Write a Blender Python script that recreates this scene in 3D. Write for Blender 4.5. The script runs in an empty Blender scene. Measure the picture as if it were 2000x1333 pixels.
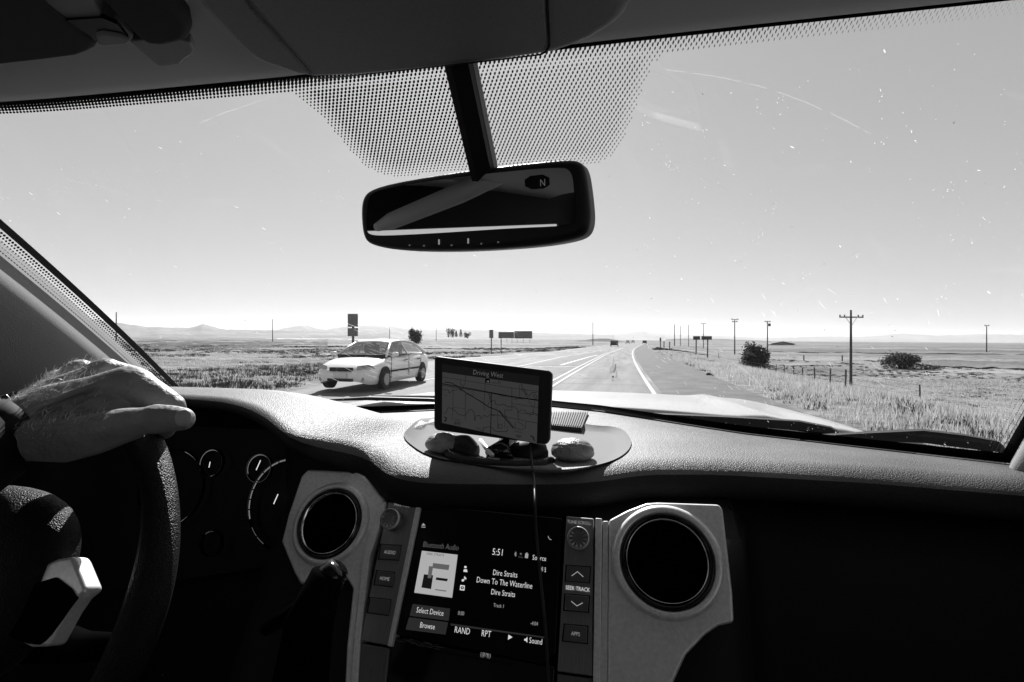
import bpy, bmesh, math, random
import numpy as np
from mathutils import Vector, Matrix, Euler
random.seed(7)
RNG = np.random.default_rng(7)
SC = bpy.context.scene
COL = SC.collection

# ------------------------------------------------------------------ camera
# The truck's frame: X to the right, Y straight ahead, Z up; the eye of the camera is at z = 0, the road at z = -1.62
F = 1000.0
CAMM = (Matrix.Rotation(math.radians(12.7), 4, 'Z') @ Matrix.Rotation(math.radians(90 - 0.22), 4, 'X')
        @ Matrix.Rotation(math.radians(0.42), 4, 'Z'))
cd = bpy.data.cameras.new('camera'); cd.sensor_width = 36; cd.lens = 18.0
cd.clip_start = 0.02; cd.clip_end = 60000
cam = bpy.data.objects.new('camera', cd); COL.objects.link(cam); cam.matrix_world = CAMM
SC.camera = cam

# ------------------------------------------------------------------ light
SUN_AZ, SUN_EL = math.radians(-18), math.radians(38)     # clockwise from +Y, height
SUNV = Vector((math.sin(SUN_AZ) * math.cos(SUN_EL), math.cos(SUN_AZ) * math.cos(SUN_EL), math.sin(SUN_EL)))
w = bpy.data.worlds.new('World'); SC.world = w; w.use_nodes = True
nt = w.node_tree
sky = nt.nodes.new('ShaderNodeTexSky'); sky.sky_type = 'NISHITA'; sky.sun_disc = False
sky.sun_elevation = SUN_EL; sky.sun_rotation = SUN_AZ
sky.air_density = 1.0; sky.dust_density = 0.7; sky.ozone_density = 1.0; sky.altitude = 1300
bw = nt.nodes.new('ShaderNodeRGBToBW')
nt.links.new(sky.outputs[0], bw.inputs[0]); pw_ = nt.nodes.new('ShaderNodeMath'); pw_.operation = 'POWER'; pw_.inputs[1].default_value = 0.42      # the print's soft, even sky
nt.links.new(bw.outputs[0], pw_.inputs[0]); nt.links.new(pw_.outputs[0], nt.nodes['Background'].inputs[0])
nt.nodes['Background'].inputs[1].default_value = 0.15
sl = bpy.data.lights.new('sun', 'SUN'); sl.energy = 4.6; sl.angle = math.radians(0.5); sl.color = (1, 1, 1)
so = bpy.data.objects.new('sun', sl); COL.objects.link(so); so.rotation_euler = SUNV.to_track_quat('Z', 'Y').to_euler()
SC.view_settings.view_transform = 'Standard'; SC.view_settings.look = 'None'
SC.view_settings.exposure = 0.9; SC.view_settings.gamma = 1.0
SC.cycles.use_denoising = True
SC.cycles.max_bounces = 8; SC.cycles.transparent_max_bounces = 16; SC.cycles.volume_bounces = 1
SC.cycles.caustics_reflective = False

# ------------------------------------------------------------------ measuring helpers
def ray(px, py):
    return (CAMM.to_3x3() @ Vector(((px - 1000) / F, (666.5 - py) / F, -1))).normalized()
AX = CAMM.to_3x3() @ Vector((0, 0, -1))
def W(px, py, d):
    r = ray(px, py); return r * (d / r.dot(AX))
def proj(p):
    q = CAMM.to_3x3().inverted() @ Vector(p)
    return (1000 + F * q.x / -q.z, 666.5 - F * q.y / -q.z)
def gnd(px, py, z=-1.62):
    r = ray(px, py); return r * (z / r.z)
class Frame:
    """a plane in the truck: origin, u to the right, v up, n towards the cabin"""
    def __init__(s, o, n, u=None, roll=0):
        s.o = Vector(o); s.n = Vector(n).normalized()
        uu = Vector(u) if u else Vector((1, 0, 0))
        uu = (uu - s.n * uu.dot(s.n)).normalized()
        if roll: uu = Matrix.Rotation(roll, 3, s.n) @ uu
        s.u = uu; s.v = s.n.cross(uu)
    def hit(s, px, py, off=0.0):
        r = ray(px, py); oo = s.o + s.n * off
        return r * (oo.dot(s.n) / r.dot(s.n))
    def loc(s, px, py, off=0.0):
        h = s.hit(px, py, off) - s.o; return (h.dot(s.u), h.dot(s.v))
    def pt(s, a, b, c=0.0): return s.o + s.u * a + s.v * b + s.n * c
    def mat(s, p=None):
        p = s.o if p is None else p
        return Matrix(((s.u.x, s.v.x, s.n.x, p.x), (s.u.y, s.v.y, s.n.y, p.y), (s.u.z, s.v.z, s.n.z, p.z), (0, 0, 0, 1)))

# ------------------------------------------------------------------ materials (black and white picture: everything is grey)
def mat(name, g, rough=0.6, metal=0.0, spec=0.5, bump=None, var=None, emit=None, coat=0, sheen=0):
    m = bpy.data.materials.new(name); m.use_nodes = True; t = m.node_tree; b = t.nodes['Principled BSDF']
    b.inputs['Base Color'].default_value = (g, g, g, 1); b.inputs['Roughness'].default_value = rough
    b.inputs['Metallic'].default_value = metal; b.inputs['Specular IOR Level'].default_value = spec
    if coat: b.inputs['Coat Weight'].default_value = coat; b.inputs['Coat Roughness'].default_value = 0.08
    if sheen: b.inputs['Sheen Weight'].default_value = sheen
    tc = t.nodes.new('ShaderNodeTexCoord')
    if emit:
        b.inputs['Emission Color'].default_value = (1, 1, 1, 1); b.inputs['Emission Strength'].default_value = emit
    if var:      # (scale, amount[, detail, stretch]) variation of the base colour
        n = t.nodes.new('ShaderNodeTexNoise'); n.inputs['Scale'].default_value = var[0]; n.inputs['Detail'].default_value = var[2] if len(var) > 2 else 6
        src = tc.outputs['Object']
        if len(var) > 3:
            mp = t.nodes.new('ShaderNodeMapping'); mp.inputs['Scale'].default_value = var[3]; t.links.new(src, mp.inputs[0]); src = mp.outputs[0]
        t.links.new(src, n.inputs['Vector'])
        mr = t.nodes.new('ShaderNodeMapRange'); mr.inputs[1].default_value = 0.3; mr.inputs[2].default_value = 0.7
        mr.inputs[3].default_value = g * (1 - var[1]); mr.inputs[4].default_value = g * (1 + var[1])
        t.links.new(n.outputs[0], mr.inputs[0]); cc = t.nodes.new('ShaderNodeCombineColor')
        for i in range(3): t.links.new(mr.outputs[0], cc.inputs[i])
        t.links.new(cc.outputs[0], b.inputs['Base Color'])
    if bump:     # list of (kind, scale, strength, distance)
        prev = None
        for (k, s, st, di) in bump:
            if k == 'v':
                n = t.nodes.new('ShaderNodeTexVoronoi'); n.feature = 'SMOOTH_F1'; n.inputs['Smoothness'].default_value = 0.4; n.inputs['Scale'].default_value = s
            else:
                n = t.nodes.new('ShaderNodeTexNoise'); n.inputs['Scale'].default_value = s; n.inputs['Detail'].default_value = 4
            t.links.new(tc.outputs['Object'], n.inputs['Vector'])
            bp = t.nodes.new('ShaderNodeBump'); bp.inputs['Strength'].default_value = st; bp.inputs['Distance'].default_value = di
            if k == 'v': bp.invert = True
            t.links.new(n.outputs[0], bp.inputs['Height'])
            if prev: t.links.new(prev.outputs[0], bp.inputs['Normal'])
            prev = bp
        t.links.new(prev.outputs[0], b.inputs['Normal'])
    return m
M = {}
M['dash'] = mat('dash leather', 0.075, 0.52, spec=0.5, bump=[('v', 680, 0.75, 0.0011), ('n', 1600, .3, .0005)], var=(7, 0.45, 10))
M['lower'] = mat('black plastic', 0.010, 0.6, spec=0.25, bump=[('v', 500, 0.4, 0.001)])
M['black'] = mat('black matt plastic', 0.014, 0.5, spec=0.3)
M['gloss'] = mat('black gloss', 0.006, 0.12, spec=0.5)
M['rubber'] = mat('black rubber', 0.02, 0.7, spec=0.3)
M['tray'] = mat('smooth grey rubber mat', 0.24, 0.8, spec=0.1, bump=[('n', 700, 0.15, 0.0005)])
M['silver'] = mat('satin silver trim', 0.9, 0.36, metal=0.3, var=(260, 0.10), bump=[('n', 900, 0.12, 0.0004)])
M['chrome'] = mat('chrome', 0.85, 0.12, metal=1.0)
M['brushed'] = mat('brushed dark metal', 0.28, 0.38, metal=0.6, var=(60, 0.25, 6, (40, 1, 1)))
M['button'] = mat('button face', 0.16, 0.35, metal=0.5, var=(60, 0.2, 6, (40, 1, 1)))
M['fabric'] = mat('headliner cloth', 0.62, 0.95, spec=0.1, bump=[('v', 1400, 0.35, 0.0006)])
M['visor'] = mat('visor cloth', 0.06, 0.95, spec=0.1, bump=[('n', 1500, 0.4, 0.0008)])
M['console'] = mat('console plastic', 0.24, 0.62, spec=0.3, bump=[('n', 900, 0.35, 0.0006)], var=(700, 0.12))
M['pillar'] = mat('pillar trim cloth', 0.25, 0.85, spec=0.15, bump=[('v', 700, 0.4, 0.001)])
M['leather'] = mat('wheel leather', 0.008, 0.5, spec=0.22, bump=[('v', 800, 0.8, 0.0013)])
M['skin'] = mat('skin', 0.33, 0.5, spec=0.4, bump=[('n', 90, 0.6, 0.003), ('v', 260, 0.45, 0.0012), ('n', 900, 0.4, 0.0006)], var=(60, 0.10))
b = M['skin'].node_tree.nodes['Principled BSDF']; b.inputs['Subsurface Weight'].default_value = 0.12; b.inputs['Subsurface Radius'].default_value = (.006, .006, .006)
M['nail'] = mat('nail', 0.50, 0.3)
M['hair'] = mat('hair', 0.75, 0.35, spec=0.7)
M['cloth_dark'] = mat('dark cloth', 0.015, 0.9, spec=0.1, bump=[('n', 300, 0.5, 0.002)])
M['hood'] = mat('white car paint', 0.42, 0.3, spec=0.5, coat=0.3)
M['cowl'] = mat('cowl plastic', 0.010, 0.5, spec=0.3)
M['asphalt'] = mat('road asphalt', 0.17, 0.8, spec=0.25, var=(0.5, 0.34, 10, (3.0, 0.25, 1)), bump=[('n', 30, 0.6, 0.02)])
M['shoulder'] = mat('shoulder asphalt', 0.10, 0.85, spec=0.3, var=(1.2, 0.3, 8), bump=[('n', 25, 0.6, 0.02)])
M['median'] = mat('old asphalt', 0.16, 0.85, spec=0.3, var=(1.5, 0.25, 8), bump=[('n', 25, 0.6, 0.02)])
M['paint'] = mat('road paint', 0.40, 0.7, var=(6, 0.12))
M['wood'] = mat('weathered pole wood', 0.06, 0.9, var=(3, 0.3, 6, (6, 6, .4)))
M['post'] = mat('fence post wood', 0.10, 0.9, var=(5, 0.3))
M['signback'] = mat('sign back aluminium', 0.16, 0.6, metal=0.2, var=(3, 0.2))
M['board'] = mat('billboard back', 0.14, 0.8, var=(2, 0.3))
M['bush'] = mat('dark foliage', 0.035, 0.8, spec=0.2, var=(2, 0.5))
M['bush2'] = mat('grey green foliage', 0.09, 0.8, spec=0.2, var=(2, 0.5))
M['straw'] = mat('dry grass blades', 0.42, 0.8, spec=0.2, var=(0.35, 0.45))
M['carpaint'] = mat('silver car paint', 0.80, 0.38, metal=0.15, coat=0.6)
M['carglass'] = mat('car glass', 0.02, 0.06, spec=0.7)
M['tyre'] = mat('tyre', 0.02, 0.8)
M['lamp'] = mat('lamp lens', 0.35, 0.1, spec=0.8, metal=0.3)
M['wall'] = mat('farm wall', 0.45, 0.8); M['roofm'] = mat('farm roof', 0.10, 0.7)
M['white'] = mat('white plastic', 0.7, 0.4)
M['stone'] = mat('worn brown leather', 0.20, 0.5, spec=0.5, bump=[('n', 28, 0.8, 0.006), ('v', 500, 0.5, 0.0012)], var=(60, 0.35))
def emis(name, g):
    m = bpy.data.materials.new(name); m.use_nodes = True; t = m.node_tree; t.nodes.clear()
    e = t.nodes.new('ShaderNodeEmission'); e.inputs[0].default_value = (1, 1, 1, 1); e.inputs[1].default_value = g
    o = t.nodes.new('ShaderNodeOutputMaterial'); t.links.new(e.outputs[0], o.inputs[0]); return m
M['lit'] = emis('lit lettering', 0.36); M['lit_mid'] = emis('lit lettering dim', 0.18); M['lit_dim'] = emis('lit lettering faint', 0.05)
M['map'] = emis('lit map', 0.020); M['mapbar'] = emis('lit map bar', 0.004); M['mapink'] = mat('map ink', 0.0, 0.5, spec=0.0)
M['cover'] = emis('lit cover', 0.22); M['coverdark'] = emis('lit cover dark', 0.004); M['covermid'] = emis('lit cover grey', 0.06)
M['tab'] = emis('lit tab', 0.012); M['screenblack'] = mat('screen black', 0.003, 0.25, spec=0.25)
M['void'] = mat('vent darkness', 0.004, 1.0, spec=0.0)
M['gauge'] = emis('backlit gauge scale', 0.10); M['gaugew'] = emis('backlit needle', 0.45)

# ------------------------------------------------------------------ mesh helpers
def empty(name, loc=(0, 0, 0)):
    o = bpy.data.objects.new(name, None); o.empty_display_size = 0.05; COL.objects.link(o); o.location = loc; return o
def tag(o, label=None, cat=None, group=None, kind=None):
    if label: o['label'] = label
    if cat: o['category'] = cat
    if group: o['group'] = group
    if kind: o['kind'] = kind
    return o
def thing(name, label, cat, loc=(0, 0, 0), group=None):
    return tag(empty(name, loc), label, cat, group)
def worldloc(o):
    p = Vector((0, 0, 0))
    while o is not None: p += o.location; o = o.parent
    return p
def link(name, me, m, parent=None, at=None, smooth=False):
    """link a mesh given in world coordinates; its origin moves to `at` (default: its own centre below)"""
    if isinstance(m, str): m = M[m]
    me.materials.clear(); me.materials.append(m)
    n = len(me.vertices); a = np.empty(n * 3, np.float32); me.vertices.foreach_get('co', a); a = a.reshape(-1, 3)
    if at is None:
        at = np.array([(a[:, 0].min() + a[:, 0].max()) / 2, (a[:, 1].min() + a[:, 1].max()) / 2, a[:, 2].min()]) if n else np.zeros(3)
    at = np.array(at, np.float32); a = a - at; me.vertices.foreach_set('co', a.ravel().astype(np.float32)); me.update()
    if smooth: me.polygons.foreach_set('use_smooth', [True] * len(me.polygons))
    o = bpy.data.objects.new(name, me); COL.objects.link(o)
    if parent is not None:
        o.parent = parent; o.location = Vector(at.tolist()) - worldloc(parent)
    else: o.location = Vector(at.tolist())
    return o
class MB:
    def __init__(s): s.v = []; s.f = []
    def add(s, vs, fs):
        k = len(s.v); s.v += [tuple(p) for p in vs]; s.f += [tuple(i + k for i in f) for f in fs]; return s
    def quad(s, a, b, c, d): return s.add([a, b, c, d], [(0, 1, 2, 3)])
    def box(s, c, e, R=None):
        c = Vector(c); vs = []
        for x in (-1, 1):
            for y in (-1, 1):
                for z in (-1, 1):
                    p = Vector((x * e[0] / 2, y * e[1] / 2, z * e[2] / 2)); p = R @ p if R else p; vs.append(c + p)
        return s.add(vs, [(0, 1, 3, 2), (4, 6, 7, 5), (0, 4, 5, 1), (2, 3, 7, 6), (0, 2, 6, 4), (1, 5, 7, 3)])
    def tube(s, pts, rad, n=8, caps=True, flat=None):
        pts = [Vector(p) for p in pts]; k = len(pts)
        rad = rad if hasattr(rad, '__len__') else [rad] * k; prev = None; vs = []
        for i, p in enumerate(pts):
            t = (pts[min(i + 1, k - 1)] - pts[max(i - 1, 0)]).normalized()
            if prev is None:
                prev = t.orthogonal().normalized() if flat is None else (Vector(flat) - t * Vector(flat).dot(t)).normalized()
            prev = (prev - t * prev.dot(t)).normalized(); q = t.cross(prev)
            for j in range(n):
                a = 2 * math.pi * j / n; vs.append(p + (prev * math.cos(a) + q * math.sin(a)) * rad[i])
        fs = [(i * n + j, i * n + (j + 1) % n, (i + 1) * n + (j + 1) % n, (i + 1) * n + j) for i in range(k - 1) for j in range(n)]
        if caps: fs += [tuple(range(n - 1, -1, -1)), tuple((k - 1) * n + j for j in range(n))]
        return s.add(vs, fs)
    def ring(s, fr, c, r0, r1, z0, z1, n=48, sx=1.0):
        """ring in frame fr round local point c, between radii, from depth z0 to z1"""
        vs = []
        for j in range(n):
            a = 2 * math.pi * j / n; ca, sa = math.cos(a), math.sin(a)
            for (r, z) in ((r0, z0), (r1, z0), (r1, z1), (r0, z1)): vs.append(fr.pt(c[0] + ca * r * sx, c[1] + sa * r, z))
        fs = []
        for j in range(n):
            k = (j + 1) % n
            for q in range(4): fs.append((j * 4 + q, k * 4 + q, k * 4 + (q + 1) % 4, j * 4 + (q + 1) % 4))
        return s.add(vs, fs)
    def lathe(s, fr, c, prof, n=48):
        vs = [fr.pt(c[0] + math.cos(2 * math.pi * j / n) * r, c[1] + math.sin(2 * math.pi * j / n) * r, z) for (r, z) in prof for j in range(n)]
        return s.add(vs, [(i * n + j, i * n + (j + 1) % n, (i + 1) * n + (j + 1) % n, (i + 1) * n + j) for i in range(len(prof) - 1) for j in range(n)])
    def grid(s, P):
        R, C = len(P), len(P[0])
        return s.add([p for r in P for p in r], [(i * C + j, i * C + j + 1, (i + 1) * C + j + 1, (i + 1) * C + j) for i in range(R - 1) for j in range(C - 1)])
    def mesh(s, name='m'):
        me = bpy.data.meshes.new(name); me.from_pydata([tuple(p) for p in s.v], [], s.f); me.update(); return me
    def build(s, name, m, parent=None, smooth=False, at=None, bevel=0, seg=3, solid=0, fix=True):
        me = s.mesh(name)
        if fix:
            bm = bmesh.new(); bm.from_mesh(me); bmesh.ops.recalc_face_normals(bm, faces=bm.faces); bm.to_mesh(me); bm.free()
        o = link(name, me, m, parent, at, smooth)
        if solid: md = o.modifiers.new('solid', 'SOLIDIFY'); md.thickness = solid; md.offset = -1
        if bevel:
            md = o.modifiers.new('bevel', 'BEVEL'); md.width = bevel; md.segments = seg; md.limit_method = 'ANGLE'; md.angle_limit = math.radians(35)
            me.polygons.foreach_set('use_smooth', [True] * len(me.polygons)); md.harden_normals = False
            wn = o.modifiers.new('wn', 'WEIGHTED_NORMAL'); wn.keep_sharp = False
        return o
def prism(fr, poly, c0, c1):
    """extruded polygon: local 2D points, from depth c0 to c1"""
    mb = MB(); n = len(poly)
    mb.add([fr.pt(a, b, c1) for a, b in poly] + [fr.pt(a, b, c0) for a, b in poly],
           [tuple(range(n)), tuple(range(2 * n - 1, n - 1, -1))] + [(i, i + n, (i + 1) % n + n, (i + 1) % n) for i in range(n)])
    return mb
def px_prism(fr, pix, c0, c1): return prism(fr, [fr.loc(x, y, c1) for x, y in pix], c0, c1)
def rrect(w, h, r, cx=0, cy=0, n=5):
    out = []
    for qx, qy, a0 in ((1, 1, 0), (-1, 1, 90), (-1, -1, 180), (1, -1, 270)):
        for i in range(n + 1):
            a = math.radians(a0 + 90 * i / n); out.append((cx + qx * (w / 2 - r) + r * math.cos(a), cy + qy * (h / 2 - r) + r * math.sin(a)))
    return out
def smooth_poly(pts, it=2, closed=True):
    for _ in range(it):
        o = []; n = len(pts)
        for i in range(n if closed else n - 1):
            a, b = pts[i], pts[(i + 1) % n]
            o += [tuple(a[k] * .75 + b[k] * .25 for k in range(len(a))), tuple(a[k] * .25 + b[k] * .75 for k in range(len(a)))]
        if not closed: o = [pts[0]] + o + [pts[-1]]
        pts = o
    return pts
def text(body, fr, px, py, hpx, parent, m, off=0.0006, align='CENTER', sx=0.82, name='lettering', label=None, shear=0):
    """flat lettering lying in the plane: px,py = its anchor at the baseline, hpx = cap height in photo pixels"""
    a = fr.hit(px, py, off); b2 = fr.hit(px, py - hpx, off); h = (b2 - a).length
    cu = bpy.data.curves.new('t', 'FONT'); cu.body = body; cu.size = h / 0.70; cu.align_x = align; cu.resolution_u = 2; cu.offset = -.005 * cu.size; cu.shear = shear
    to = bpy.data.objects.new('t', cu); COL.objects.link(to)
    dg = bpy.context.evaluated_depsgraph_get(); me = bpy.data.meshes.new_from_object(to.evaluated_get(dg))
    bpy.data.objects.remove(to); bpy.data.curves.remove(cu)
    mw = fr.mat(a) @ Matrix.Diagonal((sx, 1, 1, 1)); me.transform(mw)
    o = link(name, me, m, parent)
    if label: o['label'] = label
    return o
def ribbon(fr, lines, w, off):
    """thin flat lines in the plane from local point lists"""
    mb = MB()
    for pts in lines:
        for i in range(len(pts) - 1):
            a, b2 = Vector(pts[i]), Vector(pts[i + 1]); d = b2 - a
            if d.length < 1e-7: continue
            d.normalize(); q = Vector((-d.y, d.x)) * w / 2; a = a - d * w * .3; b2 = b2 + d * w * .3
            mb.quad(fr.pt(*(a - q), off), fr.pt(*(b2 - q), off), fr.pt(*(b2 + q), off), fr.pt(*(a + q), off))
    return mb
def interp(x, xs, ys): return float(np.interp(x, xs, ys))
def sstep(a, b, x):
    t = np.clip((np.asarray(x, float) - a) / (b - a), 0, 1); return t * t * (3 - 2 * t)

def translucent_mix(m, f, g):
    t = M[m].node_tree; o = [n for n in t.nodes if n.type == 'OUTPUT_MATERIAL'][0]; b = t.nodes['Principled BSDF']
    tl = t.nodes.new('ShaderNodeBsdfTranslucent'); tl.inputs[0].default_value = (g, g, g, 1); mx = t.nodes.new('ShaderNodeMixShader'); mx.inputs[0].default_value = f
    t.links.new(b.outputs[0], mx.inputs[1]); t.links.new(tl.outputs[0], mx.inputs[2]); t.links.new(mx.outputs[0], o.inputs[0])
translucent_mix('straw', .45, .5); translucent_mix('bush2', .2, .1)

def with_hole(fr, poly, c0, c1, c, r):
    """extruded polygon with a round hole cut through it"""
    A = prism(fr, poly, c0, c1); B = MB().lathe(fr, c, [(.0001, c0 - .02), (r, c0 - .02), (r, c1 + .02), (.0001, c1 + .02)], 72); obs = []
    for mb in (A, B):
        me = mb.mesh(); bm = bmesh.new(); bm.from_mesh(me); bmesh.ops.remove_doubles(bm, verts=bm.verts, dist=.0003); bmesh.ops.recalc_face_normals(bm, faces=bm.faces); bm.to_mesh(me); bm.free()
        o = bpy.data.objects.new('t', me); COL.objects.link(o); obs.append(o)
    md = obs[0].modifiers.new('b', 'BOOLEAN'); md.object = obs[1]; md.operation = 'DIFFERENCE'; md.solver = 'EXACT'
    me = bpy.data.meshes.new_from_object(obs[0].evaluated_get(bpy.context.evaluated_depsgraph_get()))
    for o in obs: bpy.data.objects.remove(o)
    return me
def add_bevel(o, w_, seg=3):
    md = o.modifiers.new('bevel', 'BEVEL'); md.width = w_; md.segments = seg; md.limit_method = 'ANGLE'; md.angle_limit = math.radians(40)
    o.data.polygons.foreach_set('use_smooth', [True] * len(o.data.polygons)); o.modifiers.new('wn', 'WEIGHTED_NORMAL'); return o
# ================================================================== LAND
ROAD = -1.62
def cX(Y):      # how far the carriageway's right edge line has moved sideways at distance Y
    Y = np.asarray(Y, float); a = 1.3 - .028 * Y + .0003 * Y * Y
    return np.where(Y < 120, a, (1.3 - .028 * 120 + .0003 * 14400) + .044 * (Y - 120) - np.clip(Y - 120, 0, 400) ** 2 * 0.00002)
LE_Y = [0, 15, 25, 36, 50, 70, 120, 300, 3000]; LE_R = [-10.2, -10.9, -13.6, -14.6, -12.4, -10.2, -9.4, -9.2, -9.2]
def leftR(Y): return np.interp(Y, LE_Y, LE_R)
def hash2(x, y, s=0):
    v = np.sin(x * 127.1 + y * 311.7 + s * 74.7) * 43758.5453; return v - np.floor(v)
def vnoise(x, y, s=0):
    xi, yi = np.floor(x), np.floor(y); fx, fy = x - xi, y - yi; fx = fx * fx * (3 - 2 * fx); fy = fy * fy * (3 - 2 * fy)
    a = hash2(xi, yi, s); b2 = hash2(xi + 1, yi, s); c = hash2(xi, yi + 1, s); d = hash2(xi + 1, yi + 1, s)
    return (a * (1 - fx) + b2 * fx) * (1 - fy) + (c * (1 - fx) + d * fx) * fy
def fbm(x, y, s=0, o=4):
    r = 0; a = .5
    for i in range(o): r = r + a * vnoise(x * 2 ** i, y * 2 ** i, s + i); a *= .5
    return r
def TZ(X, Y):
    X = np.asarray(X, float); Y = np.asarray(Y, float); r = X - cX(Y)
    fieldR = np.interp(Y, [-50, 0, 20, 60, 140, 400, 1500], [-3.4, -3.4, -4.6, -5.5, -3.4, -2.6, -2.2])
    zr = ROAD - .03 + (fieldR - ROAD) * sstep(2.8, 26, r)
    fieldL = np.interp(Y, [0, 15, 60, 300], [-1.75, -1.8, -2.2, -2.1])
    lr = leftR(Y) - .8 - r
    zl = ROAD - .03 + (fieldL - ROAD) * sstep(0, 12, lr)
    z = np.where(r > 0, zr, zl)
    off = np.maximum(r - 2.9, lr); amp = sstep(0, 5, off)
    z = z + amp * ((fbm(X * .5, Y * .5, 3) - .47) * .35 + (fbm(X * .08, Y * .08, 9) - .47) * .9)
    return np.where(off > 0, z, ROAD - .03)
def axis_pts(lo, hi, n, p=2.2):
    t = np.linspace(-1, 1, n); s = np.sign(t) * np.abs(t) ** p; return np.where(s < 0, -s * lo, s * hi)
def sheet(xs, ys, zf):
    X, Y = np.meshgrid(xs, ys); Z = zf(X, Y); nx, ny = len(xs), len(ys)
    v = np.stack([X, Y, Z], -1).reshape(-1, 3); i = np.arange((ny - 1) * (nx - 1)); r, c = i // (nx - 1), i % (nx - 1)
    f = np.stack([r * nx + c, r * nx + c + 1, (r + 1) * nx + c + 1, (r + 1) * nx + c], -1)
    me = bpy.data.meshes.new('s'); me.from_pydata(v.tolist(), [], f.tolist()); me.update(); return me
xs = np.concatenate([-np.geomspace(14000, 60, 60), np.arange(-58, 60, .8), np.geomspace(60, 14000, 60)])
ys = np.concatenate([[-3000, -800, -200, -60, -30, -15, -8, -3], np.arange(0, 70, .8), np.geomspace(71, 24000, 150)])
# grass material: pale dry grass, greyer sage patches, long streaks further out
def grass_mat():
    m = bpy.data.materials.new('dry grassland'); m.use_nodes = True; t = m.node_tree; b = t.nodes['Principled BSDF']
    b.inputs['Roughness'].default_value = .9; b.inputs['Specular IOR Level'].default_value = .15
    g = t.nodes.new('ShaderNodeNewGeometry'); acc = None
    for (sc_, lo, hi, a0, a1) in (((.05, .16, .05), .35, .65, .55, 1.2), ((.5, 1.6, .5), .35, .62, .5, 1.3), ((3, 7, 3), .35, .65, .6, 1.35), ((.004, .03, .004), .42, .58, .62, 1.1), ((14, 20, 14), .3, .7, .75, 1.2)):
        mp = t.nodes.new('ShaderNodeMapping'); mp.inputs['Scale'].default_value = sc_; t.links.new(g.outputs['Position'], mp.inputs[0])
        n = t.nodes.new('ShaderNodeTexNoise'); n.inputs['Scale'].default_value = 1; n.inputs['Detail'].default_value = 7; n.inputs['Roughness'].default_value = .65
        t.links.new(mp.outputs[0], n.inputs['Vector'])
        mr = t.nodes.new('ShaderNodeMapRange'); mr.inputs[1].default_value = lo; mr.inputs[2].default_value = hi; mr.inputs[3].default_value = a0; mr.inputs[4].default_value = a1
        t.links.new(n.outputs[0], mr.inputs[0])
        if acc is None: acc = mr.outputs[0]
        else:
            mu = t.nodes.new('ShaderNodeMath'); mu.operation = 'MULTIPLY'; t.links.new(acc, mu.inputs[0]); t.links.new(mr.outputs[0], mu.inputs[1]); acc = mu.outputs[0]
    mu = t.nodes.new('ShaderNodeMath'); mu.operation = 'MULTIPLY'; t.links.new(acc, mu.inputs[0]); mu.inputs[1].default_value = .27
    cc = t.nodes.new('ShaderNodeCombineColor')
    for i in range(3): t.links.new(mu.outputs[0], cc.inputs[i])
    t.links.new(cc.outputs[0], b.inputs['Base Color']); return m
M['grass'] = grass_mat()
tag(link('ground', sheet(xs, ys, TZ), 'grass', smooth=True), kind='structure')
# dark ploughed / sage strips and pale tracks far out, as their own slightly raised ground sheets
M['darkstrip'] = mat('dark sage flat', .15, .9, spec=.1, var=(.02, .35, 8)); M['palestrip'] = mat('pale track', .55, .9, spec=.1)
def strip_px(name, pts, m, dz=.25):
    """a field patch following the land: near edge and far edge through ground points, corner order near-left .. near-right, far-right .. far-left"""
    mb = MB(); h = len(pts) // 2; A_, B_ = pts[:len(pts) - h], pts[len(pts) - h:][::-1]
    ip = lambda L, t: tuple(np.interp(t, np.linspace(0, 1, len(L)), [q[k] for q in L]) for k in range(3))
    rows = []
    for j in range(9):
        r_ = []
        for i in range(61):
            t_ = i / 60; a, b2 = gnd(*ip(A_, t_)), gnd(*ip(B_, t_)); e = (vnoise(t_ * 14, 3.3, 2) - .5) * .7 if j in (0, 8) else 0
            p = a.lerp(b2, j / 8 + e * .12); r_.append((p.x, p.y, float(TZ(p.x, p.y)) + dz * .35))
        rows.append(r_)
    return tag(mb.grid(rows).build(name, m), kind='structure')
    P = []
    for (px, py, z) in pts: P.append(gnd(px, py, z))
    mb.add([(p.x, p.y, p.z + dz) for p in P], [tuple(range(len(P)))]); o = mb.build(name, m); tag(o, kind='structure'); return o
strip_px('field', [(200, 664.5, -2.2), (640, 667.5, -2.2), (640, 664.3, -2.2), (200, 661.4, -2.2)], 'darkstrip')
M['darkbank'] = mat('dark scrub bank', .10, .95, spec=.05, var=(.25, .6, 10))
strip_px('field', [(190, 683, -2.0), (430, 684, -2.0), (640, 680, -2.0), (640, 668, -2.0), (430, 667, -2.0), (190, 665, -2.0)], 'darkbank', .3)
strip_px('field_track', [(520, 662.2, -2.2), (700, 664.2, -2.2), (700, 662.8, -2.2), (520, 661.4, -2.2)], 'palestrip', .6)
strip_px('field', [(1480, 684, -3.0), (1700, 689, -3.0), (2040, 692, -3.0), (2040, 684, -2.8), (1700, 681, -2.8), (1480, 679, -2.8)], 'darkstrip', .5)
strip_px('field', [(1760, 704, -3.4), (1860, 707, -3.4), (2040, 712, -3.4), (2040, 703, -3.4), (1860, 701, -3.4), (1760, 702, -3.4)], 'darkstrip', .5)

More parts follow.
